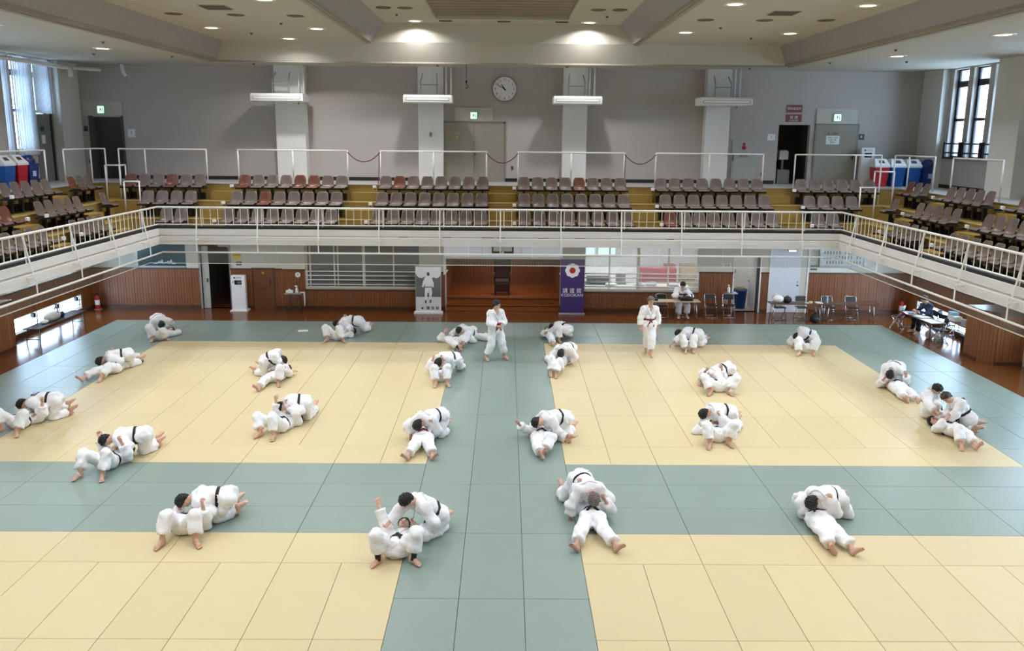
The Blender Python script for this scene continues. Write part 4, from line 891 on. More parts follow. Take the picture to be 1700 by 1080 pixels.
t = thing('spray_bottle', 'white spray bottle on small left side table', 'bottle', (-7.38, 16.05, ZF+.72)); MB().lathe([(.045, 0), (.05, .02), (.05, .14), (.02, .19), (.015, .23)], n=12).build('body', m_white, t, True); MB().box(-.07, .03, -.015, .015, .22, .27).build('trigger', m_white, t)
t = thing('tissue_box', 'pale tissue box on small left side table', 'box', (-7.65, 16.08, ZF+.72)); MB().cbox(-.12, .12, -.06, .06, 0, .09, .01).build('carton', m_paper, t); MB().ell((0, 0, .1), (.05, .03, .04), 8, 5).build('tissue', m_white, t, True)
t = thing('cloth', 'white cloth draped over edge of small left side table', 'cloth', (-7.22, 16.1, ZF+.72)); MB().prism([(-.08, .008), (.09, .02), (.11, .0), (.115, -.3), (.1, -.5), (.09, -.3), (.08, .0), (-.08, .0)], 1, -.06, .05).build('fold', m_white, t)
# ---- left table with bag by the low window
tl = trestle('folding_table', 'long dark folding table beside the left low window', -14.15, 12.65, PI/2-.03, 2.6, .5, .5, m_drk, m_dgrey)
t = thing('sports_bag', 'pale sports bag with black straps on the left table', 'bag', (-14.2, 12.55, ZF+.5)); m_bag = mat('pale_bag_cloth', (196, 194, 190), .8, var=.08)
MB().ell((0, 0, .12), (.17, .4, .15), 14, 8).build('body', m_bag, t, True); MB().tube([(.12, .12, .2), (.06, .2, .33), (.0, .25, .36), (-.06, .22, .3)], .02, 7).build('strap', m_black, t, True); MB().ell((.1, .36, .1), (.08, .1, .1), 10, 6).build('shoe_pocket', m_black, t, True); MB().ell((.0, -.45, .05), (.12, .16, .06), 10, 6).build('towel', m_paper, t, True)
# ---- folding chairs
m_vin = mat('black_vinyl_pad', (30, 30, 34), .4)
def chair_parts():
    cm = {}
    f = MB(); f.tube([(-.2, -.22, .012), (-.2, -.2, .02), (-.2, .12, .62), (-.19, .17, .78), (-.15, .18, .81), (.15, .18, .81), (.19, .17, .78), (.2, .12, .62), (.2, -.2, .02), (.2, -.22, .012), ], .011, 6)
    cm['front_frame'] = f.mesh('front_frame', m_steel, True)
    for s in (-1, 1):
        cm['rear_leg%d' % s] = MB().tube([(s*.2, -.14, .44), (s*.2, .2, .012)], .011, 6).mesh('rear_leg', m_steel, True)
        cm['floor_bar%d' % s] = MB().tube([(-.2, s*.2, .02), (.2, s*.2, .02)], .01, 6).mesh('floor_bar', m_steel, True)
    cm['seat'] = MB().cbox(-.19, .19, -.19, .17, .42, .455, .012).mesh('seat', m_vin)
    cm['backrest'] = MB().prism([(.125, .62), (.15, .625), (.195, .79), (.175, .79)], 0, -.18, .18).mesh('backrest', m_vin)
    return cm
CP = chair_parts()
def fchair(x, y, rz, label, group='folding chairs'):
    t = thing('folding_chair', label, 'chair', (x, y, ZF), rz, group)
    for me in CP.values(): put(me.name.split('.')[0], me, t)
fchair(7.55, 15.75, .05, 'black folding chair right of the official, left of two'); fchair(8.2, 15.75, -.05, 'black folding chair right of the official, right of two')
fchair(5.78, 15.72, 0, 'black folding chair behind the left end of official table'); 
for i, (x, lab) in enumerate(((9.95, 'first'), (10.75, 'second'), (11.7, 'third'), (12.55, 'fourth'))): fchair(x, 15.55, 0.04*(-1)**i, 'black folding chair behind right back table, %s from left' % lab, 'chairs at the right back table')
fchair(13.55, 14.2, PI+.9, 'black folding chair at far end of right side table'); fchair(13.98, 12.3, -PI/2-.2, 'black folding chair at near end of the right side table'); fchair(14.55, 13.0, PI/2+.3, 'black folding chair by low window, right side table')
# ---- official table, laptop
trestle('folding_table', 'pale folding table in front of the seated official', 6.12, 15.3, 0, 1.8, .45, .7, mat('tan_table_top', (186, 164, 132), .4), m_steel)
t = thing('laptop', 'black laptop bag on the table before the official', 'laptop', (6.55, 15.3, ZF+.7)); MB().cbox(-.22, .22, -.14, .14, 0, .03, .006).build('keyboard_base', m_black, t); MB().prism([(.12, .02), (.14, .02), (.19, .2), (.17, .205)], 0, -.26, .26).build('lid', m_black, t); MB().ell((.0, -.08, .08), (.26, .07, .09), 10, 6).build('sleeve', m_vin, t, True)
t = thing('telephone', 'black telephone at left end of official table', 'telephone', (5.45, 15.3, ZF+.7)); MB().cbox(-.1, .1, -.08, .08, 0, .06, .02).build('body', m_black, t); MB().tube([(-.09, .02, .09), (0, .02, .1), (.09, .02, .09)], .022, 7).build('handset', m_black, t, True)
# side stand with bottle
t = trestle('side_stand', 'tall thin metal stand left of the right doorway', 8.35, 16.2, 0, .5, .35, .82, m_alu, m_steel)
t = thing('pump_bottle', 'white pump bottle on thin stand left of right doorway', 'bottle', (8.3, 16.2, ZF+.82)); MB().lathe([(.05, 0), (.055, .02), (.055, .16), (.02, .21), (.015, .27)], n=12).build('body', m_white, t, True); MB().box(-.05, .02, -.012, .012, .26, .28).build('pump', m_white, t)
# ---- right doorway: store with bins, open white door
lobby('wall_right_store', 8.45, 10.6, YW+.2, 19.6, ZF, 2.6, m_office); room_lamp(9.2, 18.2, 2.58, 'ceiling strip lamp inside the right store room', 45, .9, .2)
struct('floor_store', MB().box(8.45, 10.6, YW+.2, 19.6, ZF, ZF+.01), mat('grey_store_floor', (176, 170, 158), .6))
fr = MB().box(8.53, 8.58, YW-.04, YW+.2, ZF, 2.1); fr.box(9.52, 9.57, YW-.04, YW+.2, ZF, 2.1); fr.box(8.53, 9.57, YW-.04, YW+.2, 2.05, 2.1); o = struct('door_7', fr, m_white)
lf = MB().box(9.44, 9.48, YW+.22, YW+1.0, ZF+.01, 2.04).build('leaf', m_white, o); MB().box(9.4, 9.44, YW+.85, YW+.95, .95, 1.02).build('handle', m_steel, lf); MB().box(9.48, 9.52, YW-.03, YW+.22, ZF+.01, 2.04).build('door_stop', m_dgrey, o)
def tub(x, y, h, r, label):
    t = thing('plastic_tub', label, 'bin', (x, y, ZF+.01)); MB().lathe([(r*.8, 0), (r, h), (r*1.06, h), (r*1.06, h-.04), (r*.98, h-.04)], n=18).build('body', m_blue, t, True); MB().ell((0, 0, h), (r*.9, r*.8, .1), 10, 5).build('contents', mat('olive_sack', (128, 124, 104), .9), t, True)
tub(9.05, 17.3, .72, .26, 'blue plastic tub in right store doorway, larger and nearer'); tub(8.72, 17.9, .7, .24, 'blue plastic tub in the right store behind the larger one')
t = thing('stuffed_rack', 'olive and brown bags piled on rack inside right store', 'rack', (8.8, 18.6, ZF+.01)); MB().box(-.3, .35, -.2, .2, .95, 1.0).build('shelf', m_grey, t)
for x, z, m, r in ((-.1, 1.15, mat('brown_bag', (74, 40, 34), .8), (.22, .2, .2)), (.2, 1.2, mat('olive_bag', (128, 116, 76), .8), (.24, .2, .22)), (.1, 1.5, mat('tan_bag', (150, 136, 100), .8), (.3, .2, .14))): MB().ell((x, 0, z), r, 12, 7).build('bag', m, t, True)
for x in (-.28, .32): MB().box(x-.02, x+.02, -.18, .18, 0, 2.2).build('upright', m_grey, t)
t = thing('hanging_uniforms', 'white and dark uniforms hanging inside right store', 'uniforms', (8.85, 18.2, 1.65)); 
for k in range(4): MB().prism([(-.1, .0), (.1, .0), (.12, .45), (-.12, .45)], 0, -.2+.12*k, -.12+.12*k).build('garment', m_white if k % 2 else m_navy, t)
MB().cyl((-.3, 0, .48), (.35, 0, .48), .015, 8).build('hanging_rod', m_steel, t)
for x in (-.28, .33): MB().cyl((x, 0, .48), (x, 0, .96), .01, 6).build('hanger_rod', m_steel, t)
# white door
fr = MB().box(9.86, 9.92, YW-.05, YW, ZF, 2.6); fr.box(11.26, 11.32, YW-.05, YW, ZF, 2.6); o = struct('door_8', fr, m_white)
MB().box(9.92, 11.02, YW-.03, YW, ZF+.01, 2.55).build('leaf', mat('white_door_paint', (228, 230, 238), .4, var=.01), o); MB().box(11.02, 11.26, YW-.02, YW, ZF+.01, 2.55).build('side_panel', m_walllo, o)
MB().lathe([(.03, -.03), (.03, -.08)], (10.93, YW, 1.0), 10, 1).build('knob', m_dgrey, o); MB().lathe([(.02, -.03), (.02, -.04)], (10.93, YW, 1.12), 10, 1).build('keyhole', m_black, o); text('用具庫前', .075, m_grey, o, (10.45, YW-.032, 1.66))
t = thing('wall_lamp', 'small lit lamp on the soffit above the white door', 'lamp', (10.6, 16.45, 2.28)); MB().box(-.14, .14, -.05, .1, 0, .06).build('case', m_white, t); MB().box(-.13, .13, -.055, -.05, .0, .05).build('diffuser', m_lens, t); MB().box(-.05, .05, .05, .15, .02, .8).build('bracket', m_white, t)
icon(11.5, 1.66, .24, .18, 'dark green information plate right of the white door', mat('dark_green_plate', (30, 84, 66), .5), '非常', m_white, YW, .1)
icon(8.3, 1.72, .3, .16, 'white name plate left of the right store doorway', m_white, '控室', m_dgrey, YW, .1)
# name board with wooden tablets
t = thing('name_board', 'white name board with rows of small wooden tablets', 'board', (12.5, YW, 1.75)); nb_ = MB().cbox(-.8, .8, -.06, 0, 0, .8, .01).build('board', mat('pale_grey_board', (214, 212, 204), .5), t)
fr = MB().box(-.84, -.8, -.09, 0, -.03, .83); fr.box(.8, .84, -.09, 0, -.03, .83); fr.box(-.84, .84, -.09, 0, -.05, 0); fr.build('frame', m_alu, t)
tm = MB().box(-.018, .018, -.008, 0, -.055, .055).mesh('tablet', mat('dark_tablet', (110, 106, 98), .6))
for r in range(4):
    for c in range(13):
        if (r*5+c*3) % 7 == 0: continue
        put('tablet', tm, nb_, (-.66+c*.11, -.06, .12+r*.18))
# ---- right back table and items
trestle('folding_table', 'long brown folding table along right back wall, left one', 10.35, 15.05, 0, 1.85, .45, .7, m_brt, m_steel, 'right back tables'); trestle('folding_table', 'long brown folding table along right back wall, right one', 12.25, 15.05, 0, 1.85, .45, .7, m_brt, m_steel, 'right back tables')
t = thing('plastic_bag', 'white plastic bag on left end of right back table', 'bag', (9.72, 15.05, ZF+.7)); MB().ell((0, 0, .13), (.2, .13, .15), 12, 8).build('body', m_white, t, True); MB().tube([(-.06, 0, .25), (-.1, .02, .33), (-.02, .02, .3)], .015, 6).build('handle', m_white, t, True)
t = thing('black_bag', 'black bag on right back table beside white bag', 'bag', (10.05, 15.08, ZF+.7)); MB().ell((0, 0, .1), (.17, .12, .12), 12, 8).build('body', m_black, t, True); MB().tube([(-.08, 0, .18), (0, 0, .26), (.08, 0, .18)], .012, 6).build('handle', m_black, t, True)
t = thing('tape_roll', 'small yellow roll on the right back table', 'roll', (10.85, 15.0, ZF+.7)); MB().lathe([(.03, 0), (.065, 0), (.065, .06), (.03, .06)], n=14).build('roll', mat('pale_yellow_tape', (222, 214, 160), .6), t); MB().cbox(-.2, -.08, -.05, .05, 0, .02, .004).build('card', m_paper, t)
t = thing('water_bottle', 'clear water bottle on the right back table', 'bottle', (11.45, 15.05, ZF+.7)); MB().lathe([(.032, 0), (.035, .01), (.035, .15), (.015, .19), (.015, .21)], n=12).build('body', glass('bottle_plastic', (220, 232, 240), .5, .1), t, True); MB().lathe([(.017, .21), (.017, .23)], n=10).build('cap', m_white, t)
t = thing('paper_sheet', 'papers lying on the right back table', 'paper', (11.15, 15.05, ZF+.7)); MB().box(-.1, .1, -.14, .14, 0, .006).build('sheet', m_paper, t); MB().box(-.08, .12, -.12, .15, .006, .012).build('upper_sheet', m_paper, t)
t = thing('black_backpack', 'black backpack on floor under right back table', 'bag', (11.05, 15.0, ZF)); MB().ell((0, 0, .17), (.17, .13, .19), 12, 8).build('body', m_black, t, True); MB().ell((0, -.11, .12), (.11, .06, .1), 10, 6).build('pocket', m_vin, t, True); MB().tube([(-.05, 0, .33), (0, 0, .4), (.05, 0, .33)], .012, 6).build('handle', m_black, t, True)
# ---- right side table by the low window
trestle('folding_table', 'dark folding table with papers beside the right low window', 13.75, 13.05, PI/2+.06, 1.9, .5, .68, m_drk, m_dgrey); trestle('folding_table', 'brown folding table pushed against the right low window', 14.55, 12.0, PI/2, 1.8, .4, .68, m_brt, m_steel)
for i, (x, y, a, lab) in enumerate(((13.72, 12.45, .1, 'large white sheet at near end of right side table'), (13.78, 13.1, .3, 'white papers in the middle of right side table'), (13.65, 13.6, -.2, 'blue and white papers at far end of right side table'))):
    t = thing('paper_sheet', lab, 'paper', (x, y, ZF+.68), a); MB().box(-.18, .18, -.3+.1*(i > 0), .3-.1*(i > 0), 0, .008).build('sheet', m_paper, t)
    if i == 2: MB().box(-.1, .1, -.15, .05, .008, .016).build('blue_folder', m_blue, t)
t = thing('box_stack', 'small white and blue boxes on the right window table', 'boxes', (14.55, 12.6, ZF+.68)); MB().cbox(-.12, .12, -.22, .22, 0, .16, .01).build('box', m_white, t); MB().cbox(-.11, .11, -.05, .2, .16, .26, .01).build('upper_box', mat('pale_blue_box', (150, 190, 214), .5), t)
t = thing('carton', 'grey carton on near end of right window table', 'box', (14.5, 11.8, ZF+.68)); MB().cbox(-.12, .12, -.12, .12, 0, .2, .01).build('carton_body', m_grey, t); MB().box(-.08, .08, -.125, -.12, .05, .12).build('label', m_paper, t)
t = thing('low_bench', 'dark low bench under the right low window', 'bench', (14.62, 11.52, ZF)); MB().cbox(-.2, .2, -.5, .5, .3, .36, .01).build('seat', m_black, t)
for y in (-.42, .42): MB().box(-.16, .16, y-.03, y+.03, 0, .3).build('leg', m_dgrey, t)
t = thing('pink_bag', 'pale pink bag on floor beside right side table', 'bag', (13.98, 12.9, ZF)); MB().ell((0, 0, .13), (.13, .16, .14), 12, 8).build('body', mat('pale_pink_cloth', (226, 186, 186), .8, var=.06), t, True); MB().tube([(0, -.08, .22), (0, 0, .33), (0, .08, .22)], .014, 6).build('handle', m_paper, t, True)
t = thing('white_bag', 'white shopping bag on floor under right side table', 'bag', (14.12, 12.62, ZF)); MB().cbox(-.09, .09, -.12, .12, 0, .22, .03).build('body', m_white, t); MB().tube([(0, -.06, .22), (0, 0, .3), (0, .06, .22)], .01, 6).build('handle', m_white, t, True)
# paper on mats at back left
p_ = at(503, 549, 2, 0); t = thing('paper_sheet', 'small white paper sheet lying on green mat near back left', 'paper', (p_[0], p_[1], .001), .2); MB().box(-.16, .16, -.11, .11, 0, .006).build('sheet', m_paper, t); MB().box(-.1, .13, -.08, .07, .006, .01).build('upper_sheet', m_paper, t)
# ================================================================ PEOPLE
# each body is one continuous surface grown from a posed skeleton (blended round cones); clothes are grown over it
V3 = lambda *a: np.array(a, float)
def unit(v): n = np.linalg.norm(v); return v/n if n > 1e-9 else V3(0, 0, 1)
class Field:
    """signed distance of blended round cones on a grid"""
    def __init__(s, lo, hi, h):
        s.h = h; s.o = np.array(lo)-3*h; n = np.ceil((np.array(hi)+3*h-s.o)/h).astype(int)+1
        s.F = np.full(n, 1.0, np.float32); s.n = n
    def cone(s, a, b, ra, rb, k=.04, flat=None, cut=None, sub=False):
        R_ = max(ra, rb)+k*2.5+s.h*2
        lo = np.floor((np.minimum(a, b)-R_-s.o)/s.h).astype(int).clip(0, s.n-1); hi = (np.ceil((np.maximum(a, b)+R_-s.o)/s.h).astype(int)+1).clip(1, s.n)
        sl = tuple(slice(lo[i], hi[i]) for i in range(3))
        ax = [(np.arange(lo[i], hi[i])*s.h+s.o[i]).astype(np.float32) for i in range(3)]
        X, Y, Z = np.meshgrid(*ax, indexing='ij', copy=False)
        px, py, pz = X-a[0], Y-a[1], Z-a[2]
        d = b-a; L2 = float(d@d)+1e-9
        t = np.clip((px*d[0]+py*d[1]+pz*d[2])/L2, 0, 1)
        qx, qy, qz = px-t*d[0], py-t*d[1], pz-t*d[2]
        if flat is not None:
            n, f = flat; w = (qx*n[0]+qy*n[1]+qz*n[2])*(f-1); qx, qy, qz = qx+w*n[0], qy+w*n[1], qz+w*n[2]
        D = np.sqrt(qx*qx+qy*qy+qz*qz)-(ra+(rb-ra)*t)
        if cut is not None:
            c, n = cut; D = np.maximum(D, (X-c[0])*n[0]+(Y-c[1])*n[1]+(Z-c[2])*n[2])
        G = s.F[sl]
        if sub: s.F[sl] = np.maximum(G, -D); return s
        hh = np.clip(.5+.5*(G-D)/k, 0, 1); s.F[sl] = G*(1-hh)+D*hh-k*hh*(1-hh)
        return s
    def wrinkle(s, amp, seed, w=22.):
        r = np.random.RandomState(seed); ax = [(np.arange(s.n[i])*s.h+s.o[i]).astype(np.float32) for i in range(3)]; X, Y, Z = np.meshgrid(*ax, indexing='ij', copy=False)
        for k in range(4):
            d = unit(r.randn(3))*w*(1+.35*k); e = unit(r.randn(3))*w*.5; s.F += amp*(.9**k)*np.sin(X*d[0]+Y*d[1]+Z*d[2]+r.rand()*6+1.3*np.sin(X*e[0]+Y*e[1]+Z*e[2])).astype(np.float32)
        return s
    def ground(s, z): 
        ax = (np.arange(s.n[2])*s.h+s.o[2]).astype(np.float32); s.F = np.maximum(s.F, (z-ax)[None, None, :]); return s
    def sample(s, p):
        q = (np.array(p)-s.o)/s.h; i = np.floor(q).astype(int)
        if (i < 0).any() or (i >= s.n-1).any(): return 1.
        f = q-i; c = s.F[i[0]:i[0]+2, i[1]:i[1]+2, i[2]:i[2]+2]
        c = c[0]*(1-f[0])+c[1]*f[0]; c = c[0]*(1-f[1])+c[1]*f[1]; return float(c[0]*(1-f[2])+c[1]*f[2])
    def march(s, c, d, r0=.03, r1=.45):
        r = r0; last = r0
        while r < r1:
            if s.sample(c+d*r) < 0: last = r
            elif r-last > .06: break
            r += .01
        return last
    def mesh(s):
        F = s.F; S_ = F < 0
        c = sum(S_[i:F.shape[0]-1+i, j:F.shape[1]-1+j, k:F.shape[2]-1+k].astype(np.int8) for i in (0, 1) for j in (0, 1) for k in (0, 1))
        act = (c > 0) & (c < 8); idx = np.full(act.shape, -1, np.int64); ijk = np.argwhere(act); idx[act] = np.arange(len(ijk))
        acc = np.zeros((len(ijk), 3)); cnt = np.zeros(len(ijk))
        cs = [np.array((i, j, k)) for i in (0, 1) for j in (0, 1) for k in (0, 1)]
        val = {tuple(q): F[ijk[:, 0]+q[0], ijk[:, 1]+q[1], ijk[:, 2]+q[2]] for q in cs}
        for q in cs:
            for ax in range(3):
                if q[ax]: continue
                r = q.copy(); r[ax] = 1; A, B = val[tuple(q)], val[tuple(r)]; m = (A < 0) != (B < 0)
                t = np.where(m, A/np.where(m, A-B, 1), 0); e = np.zeros(3); e[ax] = 1
                acc += (q[None]+t[:, None]*e[None])*m[:, None]; cnt += m
        v = (ijk+acc/cnt[:, None])*s.h+s.o; fs = []
        for ax in range(3):
            o1, o2 = [i for i in range(3) if i != ax]
            sl0 = [slice(1, -1)]*3; sl1 = [slice(1, -1)]*3; sl0[ax] = slice(0, -1); sl1[ax] = slice(1, None)
            A, B = S_[tuple(sl0)], S_[tuple(sl1)]
            for flip in (0, 1):
                e = np.argwhere((A & ~B) if not flip else (~A & B))
                if not len(e): continue
                e[:, o1] += 1; e[:, o2] += 1
                def ci(d1, d2): g = e.copy(); g[:, o1] += d1; g[:, o2] += d2; return idx[g[:, 0], g[:, 1], g[:, 2]]
                q = np.stack([ci(-1, -1), ci(0, -1), ci(0, 0), ci(-1, 0)], 1)
                if (ax == 1) != bool(flip): q = q[:, ::-1]
                fs.append(q)
        f = np.concatenate(fs) if fs else np.zeros((0, 4), int)
        return v, f[(f >= 0).all(1)]
def np_mesh(name, parts, mats):
    """parts: [(verts, quads, material index)] joined into one mesh"""
    me = bpy.data.meshes.new(name); V = np.concatenate([p[0] for p in parts]); off = 0; Q = []; MI = []
    for v, f, mi in parts: Q.append(f+off); MI.append(np.full(len(f), mi)); off += len(v)
    Q = np.concatenate(Q); MI = np.concatenate(MI); nf = len(Q)
    me.vertices.add(len(V)); me.vertices.foreach_set('co', V.astype(np.float32).ravel()); me.loops.add(nf*4); me.loops.foreach_set('vertex_index', Q.astype(np.int32).ravel())
    me.polygons.add(nf); me.polygons.foreach_set('loop_start', np.arange(0, nf*4, 4, dtype=np.int32)); me.polygons.foreach_set('loop_total', np.full(nf, 4, np.int32)); 
    for m in mats: me.materials.append(m)
    me.polygons.foreach_set('material_index', MI.astype(np.int32)); me.polygons.foreach_set('use_smooth', np.ones(nf, bool)); me.update(calc_edges=True); me.validate()
    return me
m_skin = mat('skin', (208, 166, 146), .5, var=.06, scale=9, objvar=.12)
m_hairk = mat('black_hair', (13, 12, 13), .55, var=.15, scale=40, bump=.4, bscale=120); m_hairg = mat('greying_hair', (112, 102, 94), .6, var=.2, scale=40, bump=.4, bscale=120); m_hairb = mat('dark_brown_hair', (66, 46, 36), .5, var=.2, scale=40, bump=.4, bscale=120)
m_gi = mat('white_cotton_judogi', (246, 248, 252), .85, var=.015, scale=10, bump=.7, bscale=14, sheen=.1)
m_gi2 = mat('quilted_white_judogi', (247, 248, 252), .85, var=.015, scale=10, bump=.7, bscale=16, sheen=.1)
m_bk = mat('black_belt_cotton', (28, 28, 32), .75, bump=.2); m_br = mat('red_belt_cotton', (150, 36, 52), .75, bump=.2); m_brw = mat('crimson_belt_cotton', (128, 30, 56), .75, bump=.2)
m_eye = mat('eye', (30, 22, 20), .25); m_lip = mat('lip', (168, 104, 96), .5); m_brow = mat('brow', (40, 32, 30), .7); m_gline = mat('judogi_lapel', (226, 228, 234), .85, bump=.3, bscale=60)
# ---- templates: head (crown +z, face +y), hair, hand (fingers +z, palm +y, thumb +x), foot (toes +y, sole -z)
def tmpl(lo, hi, h, fn): f = Field(lo, hi, h); fn(f); return f.mesh()
def _head(f):
    f.cone(V3(0, -.012, .035), V3(0, .0, .03), .088, .088, .03); f.cone(V3(0, .018, -.02), V3(0, .03, -.07), .066, .047, .04)
    f.cone(V3(-.03, .03, -.06), V3(.03, .03, -.06), .034, .034, .03); f.cone(V3(0, .082, .012), V3(0, .1, -.022), .010, .016, .014)
    f.cone(V3(-.035, .075, .028), V3(.035, .075, .028), .012, .012, .02); f.cone(V3(-.018, .078, -.055), V3(.018, .078, -.055), .011, .011, .012); f.cone(V3(0, .07, -.088), V3(0, .072, -.09), .018, .018, .02)
    for s in (-1, 1): f.cone(V3(s*.082, -.005, .015), V3(s*.08, -.002, -.03), .018, .012, .01, (V3(1, 0, 0), 2.2)); f.cone(V3(s*.034, .092, .008), V3(s*.034, .094, .008), .014, .014, .01, None, None, True)
    f.cone(V3(0, -.02, -.06), V3(0, -.02, -.16), .058, .06, .04)
HEAD = tmpl((-.12, -.13, -.17), (.12, .13, .14), .0085, _head)
def _feat(c, r): m = MB().ell(c, r, 8, 4); q = [f if len(f) == 4 else None for f in m.f]; return np.array(m.v), np.array([f for f in q if f])
FEATS = [(_feat((s*.034, .078, .008), (.016, .012, .009)), 1) for s in (-1, 1)]+[(_feat((s*.036, .087, .032), (.022, .008, .006)), 2) for s in (-1, 1)]+[(_feat((0, .088, -.055), (.024, .008, .008)), 3)]
def _hair(f):
    f.cone(V3(0, -.018, .045), V3(0, -.005, .043), .101, .099, .02, None, (V3(0, .055, .04), unit(V3(0, .75, -.66)))); f.cone(V3(0, -.055, .01), V3(0, -.055, -.04), .082, .062, .03, None, (V3(0, -.03, -.03), unit(V3(0, .8, -.5))))
    f.wrinkle(.0035, 3, 90.)
HAIR = tmpl((-.12, -.16, -.13), (.12, .12, .16), .0085, _hair)
def _hand(curl):
    def g(f):
        f.cone(V3(-.022, 0, .03), V3(-.026, 0, .085), .021, .017, .02, (V3(0, 1, 0), 1.5)); f.cone(V3(.012, 0, .03), V3(.018, 0, .085), .023, .017, .02, (V3(0, 1, 0), 1.5)); f.cone(V3(0, 0, -.02), V3(0, 0, .03), .026, .026, .02, (V3(0, 1, 0), 1.3))
        for x, L_ in ((.028, .068), (.0095, .078), (-.0095, .072), (-.028, .056)):
            a = V3(x, 0, .09); b = a+V3(x*.12, math.sin(curl)*L_*.5, math.cos(curl)*L_*.5); c = b+V3(0, math.sin(curl*2.2)*L_*.5, math.cos(curl*2.2)*L_*.5)
            f.cone(a, b, .0088, .0082, .003); f.cone(b, c, .0082, .0068, .003)
        a = V3(.03, .005, .03); b = V3(.052, .018, .062); c = V3(.056, .026, .092); f.cone(a, b, .013, .0105, .006); f.cone(b, c, .0105, .008, .004)
    return tmpl((-.06, -.04, -.05), (.08, .09, .18), .0056, g)
HAND = _hand(.35); FIST = _hand(.95)
def _foot(f):
    f.cone(V3(0, -.045, .0), V3(0, -.045, -.045), .034, .034, .02); f.cone(V3(0, -.04, -.04), V3(.008, .1, -.055), .036, .03, .02, (V3(0, 0, 1), 1.1)); f.cone(V3(0, -.02, .01), V3(.005, .09, -.045), .034, .026, .03)
    f.cone(V3(-.024, .1, -.058), V3(.028, .105, -.058), .022, .024, .015); f.cone(V3(0, -.03, .09), V3(0, -.03, 0.), .038, .036, .02)
    for x, y, r in ((.032, .155, .0125), (.011, .152, .009), (-.006, .146, .0085), (-.021, .138, .008), (-.035, .128, .0075)): f.cone(V3(x, .11, -.062), V3(x*1.05, y, -.067), r, r*.95, .005)
FOOT = tmpl((-.07, -.1, -.1), (.07, .18, .13), .0075, _foot)
def xf(T, o, x, y, z, s=1., mirror=False):
    v = T[0]*s; v = v*np.array([-1, 1, 1]) if mirror else v; f = T[1][:, ::-1] if mirror else T[1]
    return o+v[:, :1]*x+v[:, 1:2]*y+v[:, 2:3]*z, f
def ik(a, t, l1, l2, hint):
    d = t-a; L_ = np.linalg.norm(d); u = unit(d)
    if L_ > l1+l2-.01: L_ = l1+l2-.01; t = a+u*L_
    if L_ < abs(l1-l2)+.06: L_ = abs(l1-l2)+.06; t = a+u*L_
    c = (l1*l1-l2*l2+L_*L_)/(2*L_); hgt = math.sqrt(max(l1*l1-c*c, 0)); w = hint-a; w = w-u*(w@u)
    if np.linalg.norm(w) < 1e-4: w = V3(0, 0, 1)-u*u[2]
    return a+u*c+unit(w)*hgt, t
def W3(p): return at(p[0], p[1], 2, p[2]) if len(p) == 3 else np.array(p[1:], float)   # (u,v,z) from the photograph or ('w',x,y,z)
n_person = 0
